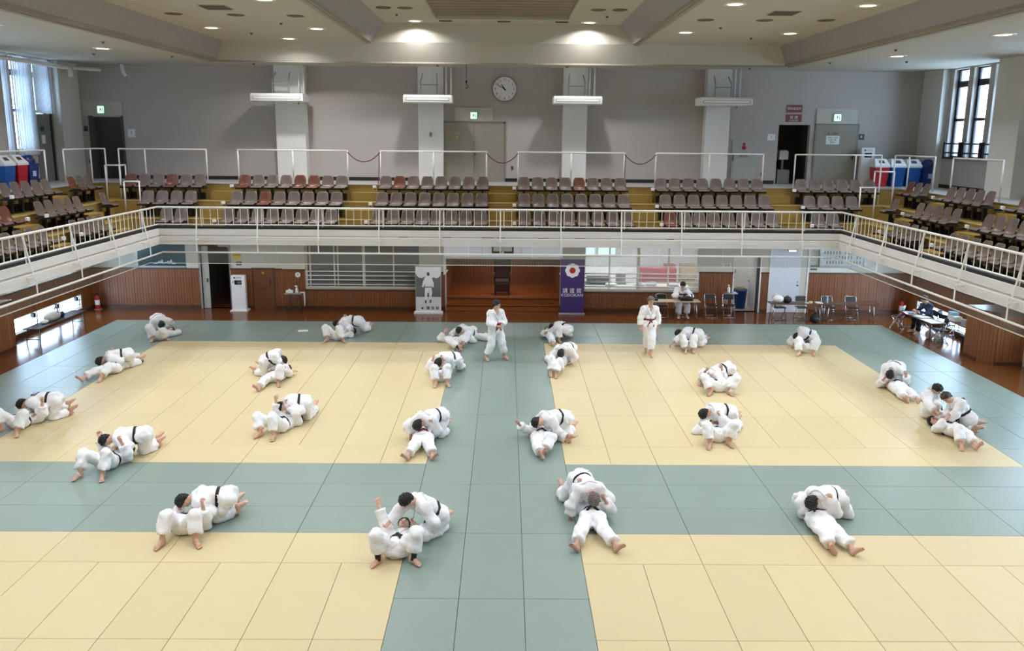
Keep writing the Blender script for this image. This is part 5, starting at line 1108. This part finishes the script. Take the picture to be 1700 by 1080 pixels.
def person(label, H, P, legs, hands, front, belt=m_bk, hair=m_hairk, s=1., jacket=m_gi2, trousers=m_gi, vneck=False, look=None, elbows=(None, None), wraps=(None, None), group='judo trainees on the mats', lapel=True, patch=None, swap=False, sleeve=.7, gi=True, grip=False):
    global n_person; n_person += 1; seed = n_person
    H, P = W3(H), W3(P); P[2] = max(P[2], .12)
    base = V3(P[0], P[1], 0.)
    # spine: pelvis -> neck base -> head
    front = unit(np.array(front, float)); NL = .2*s; TL = float(np.clip(np.linalg.norm(H-P)-.178*s, .37*s, .5*s))
    bowh = P+(H-P)*.6-front*.5
    N, H = ik(P, H, TL, NL, bowh)
    N = P+unit(N-P)*TL; sp = unit(N-P); fr = unit(front-sp*(front@sp)); rt = np.cross(fr, sp); hd = unit(H-N)
    mid = P+sp*TL*.5-fr*.025*s; CH = P+sp*TL*.8-fr*.01
    # limbs
    hip = [P+rt*q*.095*s-sp*.02 for q in (1, -1)]; sh = [N-sp*.055*s+rt*q*.165*s for q in (1, -1)]
    LG = [(W3(l[0]), W3(l[1]), l[2]) for l in legs]; AR = [W3(h) for h in hands]; EL = list(elbows); WR = list(wraps)
    if (LG[0][0]-P)@rt < (LG[1][0]-P)@rt: LG = LG[::-1]; WR = WR[::-1]
    if ((AR[0]-N)@rt < (AR[1]-N)@rt) != swap: AR = AR[::-1]; EL = EL[::-1]
    kn, an = [], []
    for i in (0, 1):
        k, a = ik(hip[i], LG[i][1], .42*s, .40*s, LG[i][0]); k[2] = max(k[2], .075); kn.append(k); an.append(a)
    el, wr = [], []
    for i, q in enumerate((1, -1)):
        hint = W3(EL[i]) if EL[i] is not None else sh[i]+rt*q*.35-V3(0, 0, .12)-fr*.05-sp*.1
        e, w_ = ik(sh[i], AR[i], .28*s, .25*s, hint); e[2] = max(e[2], .06); w_[2] = max(w_[2], .035); el.append(e); wr.append(w_)
    J = np.array([H, P, N, *kn, *an, *el, *wr])-base; lo, hi = J.min(0)-.22, J.max(0)+.22; lo[2] = max(lo[2], -.03)
    B = base; h = .0235
    q3 = lambda p: p-B
    # jacket
    f = Field(lo, hi, h)
    if gi:
        f.cone(q3(P+sp*.10*s), q3(mid), .152*s, .150*s, .05, (fr, 1.1)); f.cone(q3(mid), q3(CH), .154*s, .164*s, .05, (fr, 1.15)); f.cone(q3(sh[0]), q3(sh[1]), .095*s, .095*s, .06); f.cone(q3(N-sp*.06), q3(N+sp*.01), .09*s, .062*s, .05)
        f.cone(q3(P+sp*.1*s), q3(P-sp*.02*s), .142*s, .168*s, .04, None, (q3(P-sp*.10*s), -sp))
        if front[2] < -.7: f.cone(q3(mid+fr*.1), q3(CH+fr*.1), .12*s, .135*s, .06)
        for i in (0, 1):
            f.cone(q3(hip[i]+sp*.06), q3(hip[i]+(kn[i]-hip[i])*.2), .125*s, .118*s, .04, None, (q3(hip[i]+(kn[i]-hip[i])*.22), unit(kn[i]-hip[i])))
            f.cone(q3(sh[i]), q3(el[i]), .1*s, .09*s, .05); dv = wr[i]-el[i]; e_ = el[i]+dv*sleeve
            f.cone(q3(el[i]), q3(el[i]+dv*(sleeve+.3)), .09*s, .098*s, .03, None, (q3(e_), unit(dv)))
    else:
        f.cone(q3(P+sp*.08*s), q3(mid), .125*s, .125*s, .05, (fr, 1.15)); f.cone(q3(mid), q3(CH), .13*s, .14*s, .05, (fr, 1.2)); f.cone(q3(sh[0]), q3(sh[1]), .08*s, .08*s, .06); f.cone(q3(N-sp*.06), q3(N+sp*.02), .08*s, .06*s, .05)
        for i in (0, 1): f.cone(q3(sh[i]), q3(el[i]), .075*s, .06*s, .05); dv = wr[i]-el[i]; f.cone(q3(el[i]), q3(wr[i]), .06*s, .05*s, .03, None, (q3(el[i]+dv*.92), unit(dv)))
    if vneck:
        a = N+fr*.1*s-sp*.0; b = P+sp*TL*.56+fr*.16*s
        f.cone(q3(N+fr*.07*s+sp*.02), q3(b), .062*s, .012*s, .01, None, None, True)
    f.wrinkle(.006, seed, 26.); f.ground(.004)
    jv, jf = f.mesh()
    # trousers
    g = Field(lo, hi, h); g.cone(q3(hip[0]), q3(hip[1]), .118*s, .118*s, .05); g.cone(q3(P), q3(P+sp*.09*s), .12*s, .125*s, .05)
    for i in (0, 1):
        g.cone(q3(hip[i]), q3(kn[i]), (.122 if gi else .1)*s, (.106 if gi else .08)*s, .05); dv = an[i]-kn[i]; c_ = kn[i]+dv*(.72 if gi else .9)
        g.cone(q3(kn[i]), q3(an[i]), (.104 if gi else .08)*s, (.108 if gi else .07)*s, .03, None, (q3(c_), unit(dv)))
    g.wrinkle(.007, seed+77, 24.); g.ground(.004)
    tv, tf = g.mesh()
    # body: torso, neck, limbs as one blended surface, with head, hands and feet
    b = Field(lo, hi, .026); b.cone(q3(P), q3(mid), .10*s, .10*s, .05); b.cone(q3(mid), q3(CH), .10*s, .112*s, .05, (fr, 1.15)); b.cone(q3(N-sp*.04), q3(N+hd*.1*s), .062*s, .055*s, .04); b.cone(q3(sh[0]), q3(sh[1]), .06*s, .06*s, .05)
    for i in (0, 1):
        b.cone(q3(sh[i]), q3(el[i]), .052*s, .044*s, .03); b.cone(q3(el[i]), q3(wr[i]), .044*s, .031*s, .03); b.cone(q3(hip[i]), q3(kn[i]), .08*s, .06*s, .04); b.cone(q3(kn[i]), q3(kn[i]+(an[i]-kn[i])*.35), .058*s, .055*s, .03); b.cone(q3(kn[i]+(an[i]-kn[i])*.3), q3(an[i]), .056*s, .038*s, .03)
    b.ground(.003)
    parts = [(*b.mesh(), 0)]
    lk = unit(np.array(look, float)) if look is not None else fr
    hz = unit(hd*.8+sp*.2); hy = unit(lk-hz*(lk@hz)); hx = np.cross(hy, hz)
    ho = q3(H)-hz*.0
    parts.append((*xf(HEAD, ho, hx, hy, hz, s*.98), 0))
    for T, mi in FEATS: parts.append((*xf(T, ho, hx, hy, hz, s*.98), mi))
    for i, q in enumerate((1, -1)):
        dv = unit(wr[i]-el[i]); z_ = dv
        pal = V3(0, 0, -1) if wr[i][2] < .2 else (fr if abs(fr@dv) < .8 else sp); y_ = unit(pal-z_*(pal@z_))
        x_ = np.cross(y_, z_); T = FIST if (grip or wr[i][2] > .25) else HAND
        mir = (x_@rt)*q > 0
        parts.append((*xf(T, q3(wr[i]), x_, y_, z_, s, mir), 0))
    for i, q in enumerate((1, -1)):
        ft = LG[i][2]; dv = unit(an[i]-kn[i])
        if ft == 'f': y_ = (an[i]-hip[i])*V3(1, 1, 0); y_ = unit(y_ if np.linalg.norm(y_) > .05 else fr*V3(1, 1, 0)); y_ = unit(y_+rt*q*.2*V3(1, 1, 0)); z_ = V3(0, 0, 1)
        elif ft == 'u': y_ = unit(V3(0, 0, 1)*.8+rt*q*.55+dv*.25); z_ = -dv; z_ = unit(z_-y_*(z_@y_))
        elif ft == 's': y_ = unit((fr+rt*q*.25)*V3(1, 1, 0)); z_ = V3(0, 0, 1)
        else: y_ = unit(dv*V3(1, 1, .2)); z_ = V3(0, 0, -1); z_ = unit(z_-y_*(z_@y_))
        x_ = np.cross(y_, z_); T = xf(FOOT, q3(an[i]), x_, y_, z_, s, (x_@rt)*q > 0); zmin = T[0][:, 2].min()
        if zmin < .004: T = (T[0]+V3(0, 0, .004-zmin), T[1])
        parts.append((*T, 0))
    ob = put('person', np_mesh('person', parts, [m_skin, m_eye, m_brow, m_lip]), None, tuple(base)); tag(ob, label, 'person', group)
    put('hair', np_mesh('hair', [(*xf(HAIR, ho, hx, hy, hz, s), 0)], [hair]), ob)
    put('jacket', np_mesh('jacket', [(jv, jf, 0)], [jacket]), ob); put('trousers', np_mesh('trousers', [(tv, tf, 0)], [trousers]), ob)
    if gi:
        # belt ring laid on the jacket, with knot and two ends
        Wc = q3(P+sp*.155*s); m = 28; ring = []
        for k in range(m):
            a = 2*PI*k/m; d = fr*math.cos(a)+rt*math.sin(a); r = f.march(Wc, d)+.006; ring.append((Wc+d*r, d))
        rr = np.array([np.linalg.norm(p-Wc) for p, d in ring]); rr = np.minimum(rr, np.median(rr)*1.25); rr = (rr+np.roll(rr, 1)+np.roll(rr, -1))/3
        v = []; 
        for k in range(m):
            d = ring[k][1]; p = Wc+d*rr[k]
            for off, hh in ((-.012, -.026), (.008, -.026), (.008, .026), (-.012, .026)): v.append(p+d*off+sp*hh)
        fq = [[k*4+j, k*4+(j+1) % 4, ((k+1) % m)*4+(j+1) % 4, ((k+1) % m)*4+j] for k in range(m) for j in range(4)]
        bp = [(np.array(v), np.array(fq), 0)]
        kp = Wc+fr*(rr[0]+.015); e = MB().ell((0, 0, 0), (.035, .022, .03), 8, 4); ev = np.array(e.v); ef = np.array([x for x in e.f if len(x) == 4]); bp.append((kp+ev[:, :1]*rt+ev[:, 1:2]*fr+ev[:, 2:]*sp, ef, 0))
        gdn = V3(0, 0, -1) if sp[2] > .5 else -sp
        for q in (-1, 1):
            a = kp; dd = unit(gdn+rt*q*.45); pts = [a, a+dd*.1+fr*.012, a+dd*.22]; pts = [p if p[2] > .015 else V3(p[0], p[1], .015) for p in pts]
            vv = []; wv = unit(np.cross(dd, fr))
            for p in pts: vv += [p-wv*.02-fr*.004, p+wv*.02-fr*.004, p+wv*.02+fr*.005, p-wv*.02+fr*.005]
            bp.append((np.array(vv), np.array([[k*4+j, k*4+(j+1) % 4, (k+1)*4+(j+1) % 4, (k+1)*4+j] for k in range(2) for j in range(4)]), 0))
        put('belt', np_mesh('belt', bp, [belt]), ob)
        if lapel:
            tb = MB()
            for q in (1, -1):
                pts = []
                for t_ in np.linspace(0, 1, 14):
                    if t_ < .4: ph = PI*(1-t_/.4*.78); hh = .47
                    else: u_ = (t_-.4)/.6; ph = PI*.22*(1-u_)-.12*u_; hh = .47-.29*u_
                    c = q3(P+sp*hh*s); d = fr*math.cos(ph)+rt*q*math.sin(ph); r = f.march(c, d, .02, .3); r = min(max(r, .055), .17)
                    pts.append(tuple(c+d*(r+.004+(.004 if q > 0 else 0))))
                tb.tube(pts, .017*s, 6)
            tb.build('lapel', m_gline, ob, True)
    for i in (0, 1):
        if WR[i]:
            dv = an[i]-kn[i]; MB().cyl(tuple(q3(kn[i]+dv*.74)), tuple(q3(kn[i]+dv*1.02)), .049*s, 12, .046*s).build('ankle_support', WR[i], ob, True)
    if patch:
        c0 = q3(P+sp*TL*.84); n_ = -fr; r = f.march(c0, n_)+.004; mb = MB(); c = c0+n_*r
        mb.add([c-rt*.1-sp*.05, c+rt*.1-sp*.05, c+rt*.1+sp*.05, c-rt*.1+sp*.05]+[c-rt*.1-sp*.05+n_*.012, c+rt*.1-sp*.05+n_*.012, c+rt*.1+sp*.05+n_*.012, c-rt*.1+sp*.05+n_*.012], [(0, 1, 2, 3), (4, 5, 6, 7), (0, 1, 5, 4), (1, 2, 6, 5), (2, 3, 7, 6), (3, 0, 4, 7)])
        pt_ = mb.build('back_patch', patch, ob); st_ = MB()
        for k in (-1, 1): cc = c+rt*k*.04+n_*.012; st_.add([cc-rt*.015-sp*.03, cc+rt*.015-sp*.03, cc+rt*.015+sp*.03, cc-rt*.015+sp*.03]+[cc-rt*.015-sp*.03+n_*.004, cc+rt*.015-sp*.03+n_*.004, cc+rt*.015+sp*.03+n_*.004, cc-rt*.015+sp*.03+n_*.004], [(0, 1, 2, 3), (4, 5, 6, 7), (0, 1, 5, 4), (1, 2, 6, 5), (2, 3, 7, 6), (3, 0, 4, 7)])
        st_.build('patch_print', m_paper, pt_)
    return ob
SUP, PRO = (0, 0, 1), (0, 0, -1)
# ---- the pairs on the mats: head, pelvis, two legs (knee, ankle, foot pose), two hands; photograph position + height in metres
def pair(where, uke, tori, uo={}, to={}):
    person('person in white judogi lying on back %s' % where, *uke, front=uo.pop('front', SUP), **uo)
    person('person in white judogi kneeling over partner %s' % where, *tori, front=to.pop('front', PRO), **to)
m_wrapk, m_wrapw, m_patch = m_vin, m_paper, mat('navy_back_patch', (44, 52, 120), .7)
pair('at far left corner of mats', ((293, 543, .14), (263, 557, .13), [((248, 545, .42), (254, 563, .07), 'f'), ((277, 548, .42), (274, 561, .07), 'f')], [(282, 535, .4), (296, 549, .06)]),
     ((270, 542, .42), (262, 528, .5), [((255, 545, .07), (251, 538, .06), 'k'), ((281, 546, .07), (277, 536, .06), 'k')], [(258, 551, .12), (292, 540, .12)]))
pair('on left border, one leg stretched out', ((206, 597, .13), (188, 611, .13), [((158, 618, .14), (134, 629, .08), 'u'), ((174, 604, .42), (167, 628, .07), 'f')], [(190, 583, .52), (176, 589, .35)]),
     ((168, 599, .3), (212, 587, .42), [((215, 605, .07), (236, 599, .06), 'k'), ((204, 598, .07), (232, 593, .06), 'k')], [(188, 604, .2), (176, 602, .2)]), dict(), dict(wraps=(m_wrapk, None), elbows=((206, 610, .08), None)))
pair('cut by left frame edge', ((66, 684, .14), (30, 700, .13), [((42, 678, .45), (28, 718, .07), 'f'), ((4, 676, .45), (0, 712, .07), 'f')], [(70, 668, .5), (50, 670, .35)]),
     ((34, 671, .36), (93, 662, .45), [((80, 693, .08), (120, 684, .06), 'k'), ((85, 682, .08), (115, 674, .06), 'k')], [(56, 688, .2), (40, 684, .2)]), dict(), dict(patch=m_patch, elbows=((75, 697, .08), None)))
pair('at left where yellow meets green band', ((212, 746, .14), (177, 766, .13), [((130, 752, .45), (131, 789, .07), 'f'), ((176, 752, .45), (170, 790, .07), 'f')], [(163, 721, .42), (201, 733, .5)]),
     ((172, 731, .38), (239, 720, .45), [((227, 751, .08), (266, 737, .06), 'k'), ((243, 744, .08), (264, 731, .06), 'k')], [(202, 748, .2), (190, 745, .2)]), dict(elbows=((154, 744, .15), None), wraps=(m_wrapw, None)), dict(elbows=((222, 760, .08), None)))
pair('in far left yellow area, upper middle', ((479, 610, .14), (457, 625, .13), [((441, 630, .16), (426, 646, .08), 'u'), ((465, 611, .42), (462, 636, .07), 'f')], [(470, 606, .45), (484, 616, .1)]),
     ((468, 597, .46), (441, 597, .45), [((441, 620, .08), (421, 617, .06), 'k'), ((452, 612, .08), (430, 608, .06), 'k')], [(478, 620, .1), (449, 616, .15)]), dict(), dict(elbows=((487, 606, .2), None)))
pair('in far left yellow area, lower middle', ((497, 688, .14), (463, 706, .13), [((435, 680, .46), (431, 720, .07), 'f'), ((461, 684, .46), (454, 724, .07), 'f')], [(458, 664, .55), (479, 671, .5)]),
     ((467, 675, .38), (507, 667, .45), [((508, 692, .08), (521, 682, .06), 'k'), ((516, 686, .08), (524, 676, .06), 'k')], [(484, 692, .2), (476, 688, .2)]), dict(elbows=((452, 682, .3), None)), dict(elbows=((500, 702, .08), None)))
pair('on back green border, left of figure banner', ((592, 547, .13), (559, 557, .12), [((537, 547, .38), (543, 564, .06), 'f'), ((560, 544, .42), (570, 565, .06), 'f')], [(571, 527, .55), (574, 549, .12)]),
     ((553, 537, .34), (595, 532, .45), [((598, 551, .07), (615, 545, .06), 'k'), ((601, 547, .07), (612, 541, .06), 'k')], [(574, 550, .2), (566, 548, .2)]), dict(), dict(elbows=((587, 556, .08), None)))
pair('left of the standing coach on corridor', ((750, 553, .14), (757, 567, .13), [((752, 569, .2), (763, 578, .08), 'u'), ((768, 565, .2), (767, 573, .1), 'u')], [(738, 550, .35), (774, 552, .25)]),
     ((757.5, 547, .46), (784, 554, .15), [((795, 559, .12), (806, 557, .06), 'f'), ((793, 549, .22), (784, 543, .12), 'k')], [(744, 560, .15), (775, 560, .15)]), dict(elbows=((738, 563, .1), None), wraps=(m_wrapk, m_wrapk)), dict(front=(-.55, -.6, .1), look=(-.2, -.9, -.4)))
pair('straddling yellow edge left of corridor', ((738, 602, .14), (731, 624, .13), [((721, 609, .44), (723, 637, .07), 'f'), ((740, 608, .44), (743, 636, .07), 'f')], [(737, 597, .5), (719, 595, .42)]),
     ((729.5, 601, .44), (755, 594, .45), [((760, 615, .08), (768, 606, .06), 'k'), ((748, 612, .08), (765, 603, .06), 'k')], [(704, 606, .15), (749, 612, .1)]), dict(elbows=((749, 610, .2), (703, 606, .2))))
pair('with red belt at left corridor corner', ((702, 706, .14), (703, 727, .14), [((687, 741, .17), (675, 758, .08), 'u'), ((713, 742, .17), (719, 757, .08), 'u')], [(689, 693, .45), (716, 699, .52)]),
     ((695, 705, .42), (730, 688, .45), [((733, 719, .08), (743, 710, .06), 'k'), ((720, 714, .08), (740, 706, .06), 'k')], [(682, 724, .08), (716, 722, .1)]), dict(belt=m_br), dict(elbows=((679, 711, .25), None)))
pair('on corridor with one arm flung left', ((906, 701, .14), (898.5, 726, .14), [((890, 740, .2), (899, 757, .09), 'u'), ((908, 740, .2), (902, 750, .12), 'u')], [(861, 703, .35), (915, 706, .3)]),
     ((893, 701, .46), (937, 692, .45), [((944, 716, .1), (953, 709, .1), 'k'), ((926, 723, .09), (947, 731, .06), 'k')], [(882, 716, .12), (918, 722, .12)]), dict(elbows=((874, 717, .08), None)), dict(look=(-.1, -.8, -.6)))
pair('behind another pair at corridor right edge', ((907, 544, .14), (917.5, 556, .14), [((917, 562, .18), (917, 571, .08), 'u'), ((931, 546, .42), (928, 565, .06), 'f')], [(906, 552, .3), (928, 541, .45)]),
     ((918, 543, .38), (942, 547, .38), [((933, 557, .07), (947, 555, .06), 'k'), ((938, 552, .07), (947, 551, .06), 'k')], [(907, 556, .07), (925, 553, .15)]))
pair('in front of another pair, corridor right edge', ((928, 590, .14), (923, 607, .13), [((916, 593, .44), (916, 620, .07), 'f'), ((930, 595, .44), (923, 622, .07), 'f')], [(902, 589, .1), (926, 575, .5)]),
     ((932, 586, .42), (946, 577, .42), [((941, 600, .08), (952, 595, .06), 'k'), ((934, 597, .08), (950, 592, .06), 'k')], [(916, 602, .1), (945, 600, .1)]), dict(elbows=((908, 592, .08), None)))
pair('right of the walking coach', ((1140, 557, .14), (1142, 573, .13), [((1134, 562, .38), (1138.5, 582, .06), 'f'), ((1150, 560, .4), (1150, 582, .06), 'f')], [(1125, 568, .1), (1156, 560, .3)]),
     ((1128, 553, .38), (1160, 554, .42), [((1158, 570, .07), (1173, 567, .06), 'k'), ((1163, 566, .07), (1171, 562, .06), 'k')], [(1112, 573, .06), (1146, 570, .1)]), dict(), dict(elbows=((1118, 565, .15), None)))
pair('upper pair in right yellow area', ((1180, 622, .14), (1194, 641, .13), [((1177, 617, .46), (1180, 651, .07), 'f'), ((1208, 617, .46), (1211, 651, .07), 'f')], [(1172, 615, .45), (1198, 608, .6)]),
     ((1172, 629, .22), (1209, 610, .46), [((1217, 630, .08), (1220, 623, .06), 'k'), ((1203, 627, .08), (1214, 620, .06), 'k')], [(1162, 634, .08), (1185, 640, .1)]), dict(elbows=((1162, 627, .15), None), wraps=(None, m_wrapw)))
pair('lower pair in right yellow area', ((1186, 703, .14), (1191, 722, .13), [((1174, 700, .46), (1179, 738, .07), 'f'), ((1206, 697, .46), (1210, 735, .07), 'f')], [(1165, 705, .2), (1196, 690, .45)]),
     ((1170, 687, .42), (1211, 683, .42), [((1219, 712, .08), (1227, 700, .08), 'k'), ((1212, 706, .08), (1224, 695, .06), 'k')], [(1163, 716, .07), (1195, 712, .1)]), dict(), dict(elbows=((1152, 705, .2), None)))
pair('at far right back of yellow area', ((1330, 566, .14), (1340, 578, .13), [((1328, 564, .42), (1326, 587, .06), 'f'), ((1354, 567, .4), (1350, 587, .06), 'f')], [(1318, 558, .3), (1345, 552, .5)]),
     ((1324.5, 558, .38), (1348, 556, .42), [((1352, 572, .07), (1358, 564, .06), 'k'), ((1344, 570, .07), (1354, 561, .06), 'k')], [(1315, 574, .07), (1340, 572, .1)]), dict(), dict(elbows=((1303, 565, .15), None)))
pair('alone on the right green border', ((1479, 627, .14), (1490, 642, .14), [((1496, 652, .17), (1507, 665, .08), 'u'), ((1514, 654, .17), (1527, 665, .08), 'u')], [(1468, 628, .3), (1504, 622, .45)]),
     ((1478, 621, .42), (1487, 608, .5), [((1476, 627, .08), (1478, 615, .06), 'k'), ((1502, 625, .08), (1498, 612, .06), 'k')], [(1473, 639, .12), (1506, 635, .12)]), dict(), dict(elbows=((1461, 628, .2), (1512, 626, .2))))
pair('in group of three at right yellow edge', ((1550, 699, .15), (1584, 713, .15), [((1593, 706, .42), (1596, 740, .07), 'f'), ((1608, 726, .15), (1631, 750, .08), 'u')], [(1552, 687, .35), (1572, 694, .4)]),
     ((1572, 660, .78), (1607, 694, .36), [((1596, 708, .09), (1622, 716, .06), 'k'), ((1606, 699, .09), (1624, 707, .06), 'k')], [(1579, 689, .4), (1570, 698, .3)]), dict(), dict(front=(-.8, -.3, -.5), hair=m_hairb, patch=m_patch, look=(-.7, -.4, -.6), wraps=(None, m_wrapk)))
person('person in white judogi kneeling behind the group of three, right edge', (1556, 646, .82), (1546, 676, .34), [((1538, 690, .1), (1536, 680, .06), 'k'), ((1566, 692, .1), (1556, 678, .06), 'k')], [(1555, 689, .35), (1562, 693, .35)], front=(.35, -.8, -.2), look=(.4, -.5, -.75))
pair('at front left on the green band', ((345, 850, .15), (305, 870, .14), [((288, 840, .48), (268, 900, .07), 'f'), ((322, 848, .48), (326, 898, .07), 'f')], [(336, 838, .5), (300, 838, .35)]),
     ((306, 831, .42), (379, 823, .45), [((364, 857, .08), (398, 848, .06), 'k'), ((377, 847, .08), (396, 835, .06), 'k')], [(334, 852, .2), (318, 846, .2)]), dict(), dict(elbows=((354, 862, .1), None)))
pair('front pair whose partner kneels upright', ((675, 858, .16), (657, 909, .14), [((628, 884, .48), (628, 929, .07), 'f'), ((690, 882, .48), (686, 928, .07), 'f')], [(628, 836, .5), (690, 870, .3)]),
     ((662, 826, .8), (727, 852, .32), [((720, 887, .09), (743, 866, .06), 'k'), ((703, 888, .09), (733, 868, .06), 'k')], [(640, 872, .3), (714, 881, .18)]), dict(elbows=((630, 859, .25), None), wraps=(m_wrapk, m_wrapk), look=(0, -.2, 1)), dict(front=(-.75, -.5, -.45), look=(-.75, -.5, -.5), vneck=True, sleeve=.92, elbows=((652, 850, .5), None)))
pair('at front centre with legs spread', ((976, 824, .14), (983, 860, .15), [((962, 887, .19), (953, 914, .09), 'u'), ((1006, 888, .19), (1030, 914, .09), 'u')], [(960, 804, .55), (1004, 830, .4)]),
     ((985, 828, .45), (963, 794, .5), [((935, 826, .08), (931, 812, .06), 'k'), ((985, 818, .08), (968, 800, .06), 'k')], [(947, 859, .04), (1006, 848, .08)]), dict(elbows=((948, 818, .3), None)), dict(hair=m_hairg, elbows=((942, 838, .3), (1016, 834, .25))))
pair('at front right across the green band', ((1350, 838, .15), (1360, 863, .15), [((1371, 887, .19), (1383, 911, .09), 'u'), ((1393, 887, .19), (1418, 912, .09), 'u')], [(1338, 823, .42), (1378, 829, .52)]),
     ((1349, 834, .45), (1384, 822, .42), [((1405, 850, .1), (1402, 836, .06), 'k'), ((1386, 846, .09), (1398, 830, .06), 'k')], [(1338, 859, .08), (1376, 856, .1)]), dict(elbows=((1330, 838, .2), None)), dict(elbows=((1322, 838, .25), None)))
# ---- standing coaches, seated official and helper
def stand(label, foot_a, foot_b, fr_, hands, hd, hair, belt, elb=(None, None), look=None):
    a, b = W3(foot_a), W3(foot_b); c = (a+b)/2; fr_ = unit(np.array(fr_, float)); r = np.cross(fr_, V3(0, 0, 1))
    w_ = lambda x, y, z: ('w', *(V3(c[0], c[1], 0)+r*x+fr_*y+V3(0, 0, z)))
    P_ = w_(0, 0, .93); return person(label, w_(hd[0], hd[1], 1.66), P_, [(('w', *((np.array(P_[1:])+a)/2+fr_*.2)), ('w', *(a+V3(0, 0, .08))), 's'), (('w', *((np.array(P_[1:])+b)/2+fr_*.2)), ('w', *(b+V3(0, 0, .08))), 's')],
                  [w_(*h_) for h_ in hands], fr_, belt, hair, 1.02, vneck=True, look=look, elbows=tuple(w_(*e) if e else None for e in elb), group='coaches watching', sleeve=.8)
o = stand('coach in white judogi standing on the corridor with hands at belt', (807, 598, 0), (838, 596, 0), (.55, -.8, 0), [(.06, .2, 1.04), (-.05, .2, 1.04)], (0, .06), m_hairk, m_brw, ((.36, 0, 1.15), (-.36, 0, 1.15)), (.9, -.4, -.25))
e_ = MB().ell((0, 0, 0), (.02, .035, .05), 8, 5); e_.build('sleeve_badge', mat('green_badge', (128, 170, 60), .7), o, True, (-.2, -.17, 1.32))
stand('coach in white judogi walking past with arms hanging', (1072, 585, 0), (1080, 592, 0), (.1, -1, 0), [(.3, .06, .78), (-.27, -.02, .82)], (0, .05), m_hairg, m_brw, ((.4, -.1, 1.1), (-.4, -.1, 1.1)), (.2, -.9, -.35))
def sit(label, x, y, fr_, seat, hands, hair, **kw):
    fr_ = unit(np.array(fr_, float)); r = np.cross(fr_, V3(0, 0, 1)); c = V3(x, y, 0); w_ = lambda a, b, z: ('w', *(c+r*a+fr_*b+V3(0, 0, z)))
    return person(label, w_(0, .22, seat+.72), w_(0, 0, seat+.1), [(w_(q*.16, .5, seat+.1), w_(q*.15, .42, .07), 's') for q in (1, -1)], [w_(*h_) for h_ in hands], fr_, hair=hair, group='seated officials', look=tuple(fr_*.8+V3(0, 0, -.6)), **kw)
fchair(6.48, 15.85, 0, 'black folding chair under the seated official')
sit('official in white judogi seated at table with black laptop', 6.48, 15.82, (0, -1, 0), .43, [(.1, .42, .8), (-.12, .42, .8)], m_hairk, vneck=True, elbows=(('w', 6.1, 15.6, .75), ('w', 6.86, 15.6, .75)))
m_nav = mat('navy_track_jacket', (38, 48, 84), .8, bump=.2); m_drt = mat('black_track_trousers', (24, 25, 30), .85)
fchair(14.25, 13.45, -PI/2, 'black folding chair under the helper in navy')
sit('helper in navy jacket and black trousers at right side table', 14.2, 13.45, (-1, -.05, 0), .43, [(.12, .42, .76), (-.12, .42, .76)], m_hairk, jacket=m_nav, trousers=m_drt, gi=False, elbows=(('w', 14.1, 13.8, .7), ('w', 14.1, 13.1, .7)))
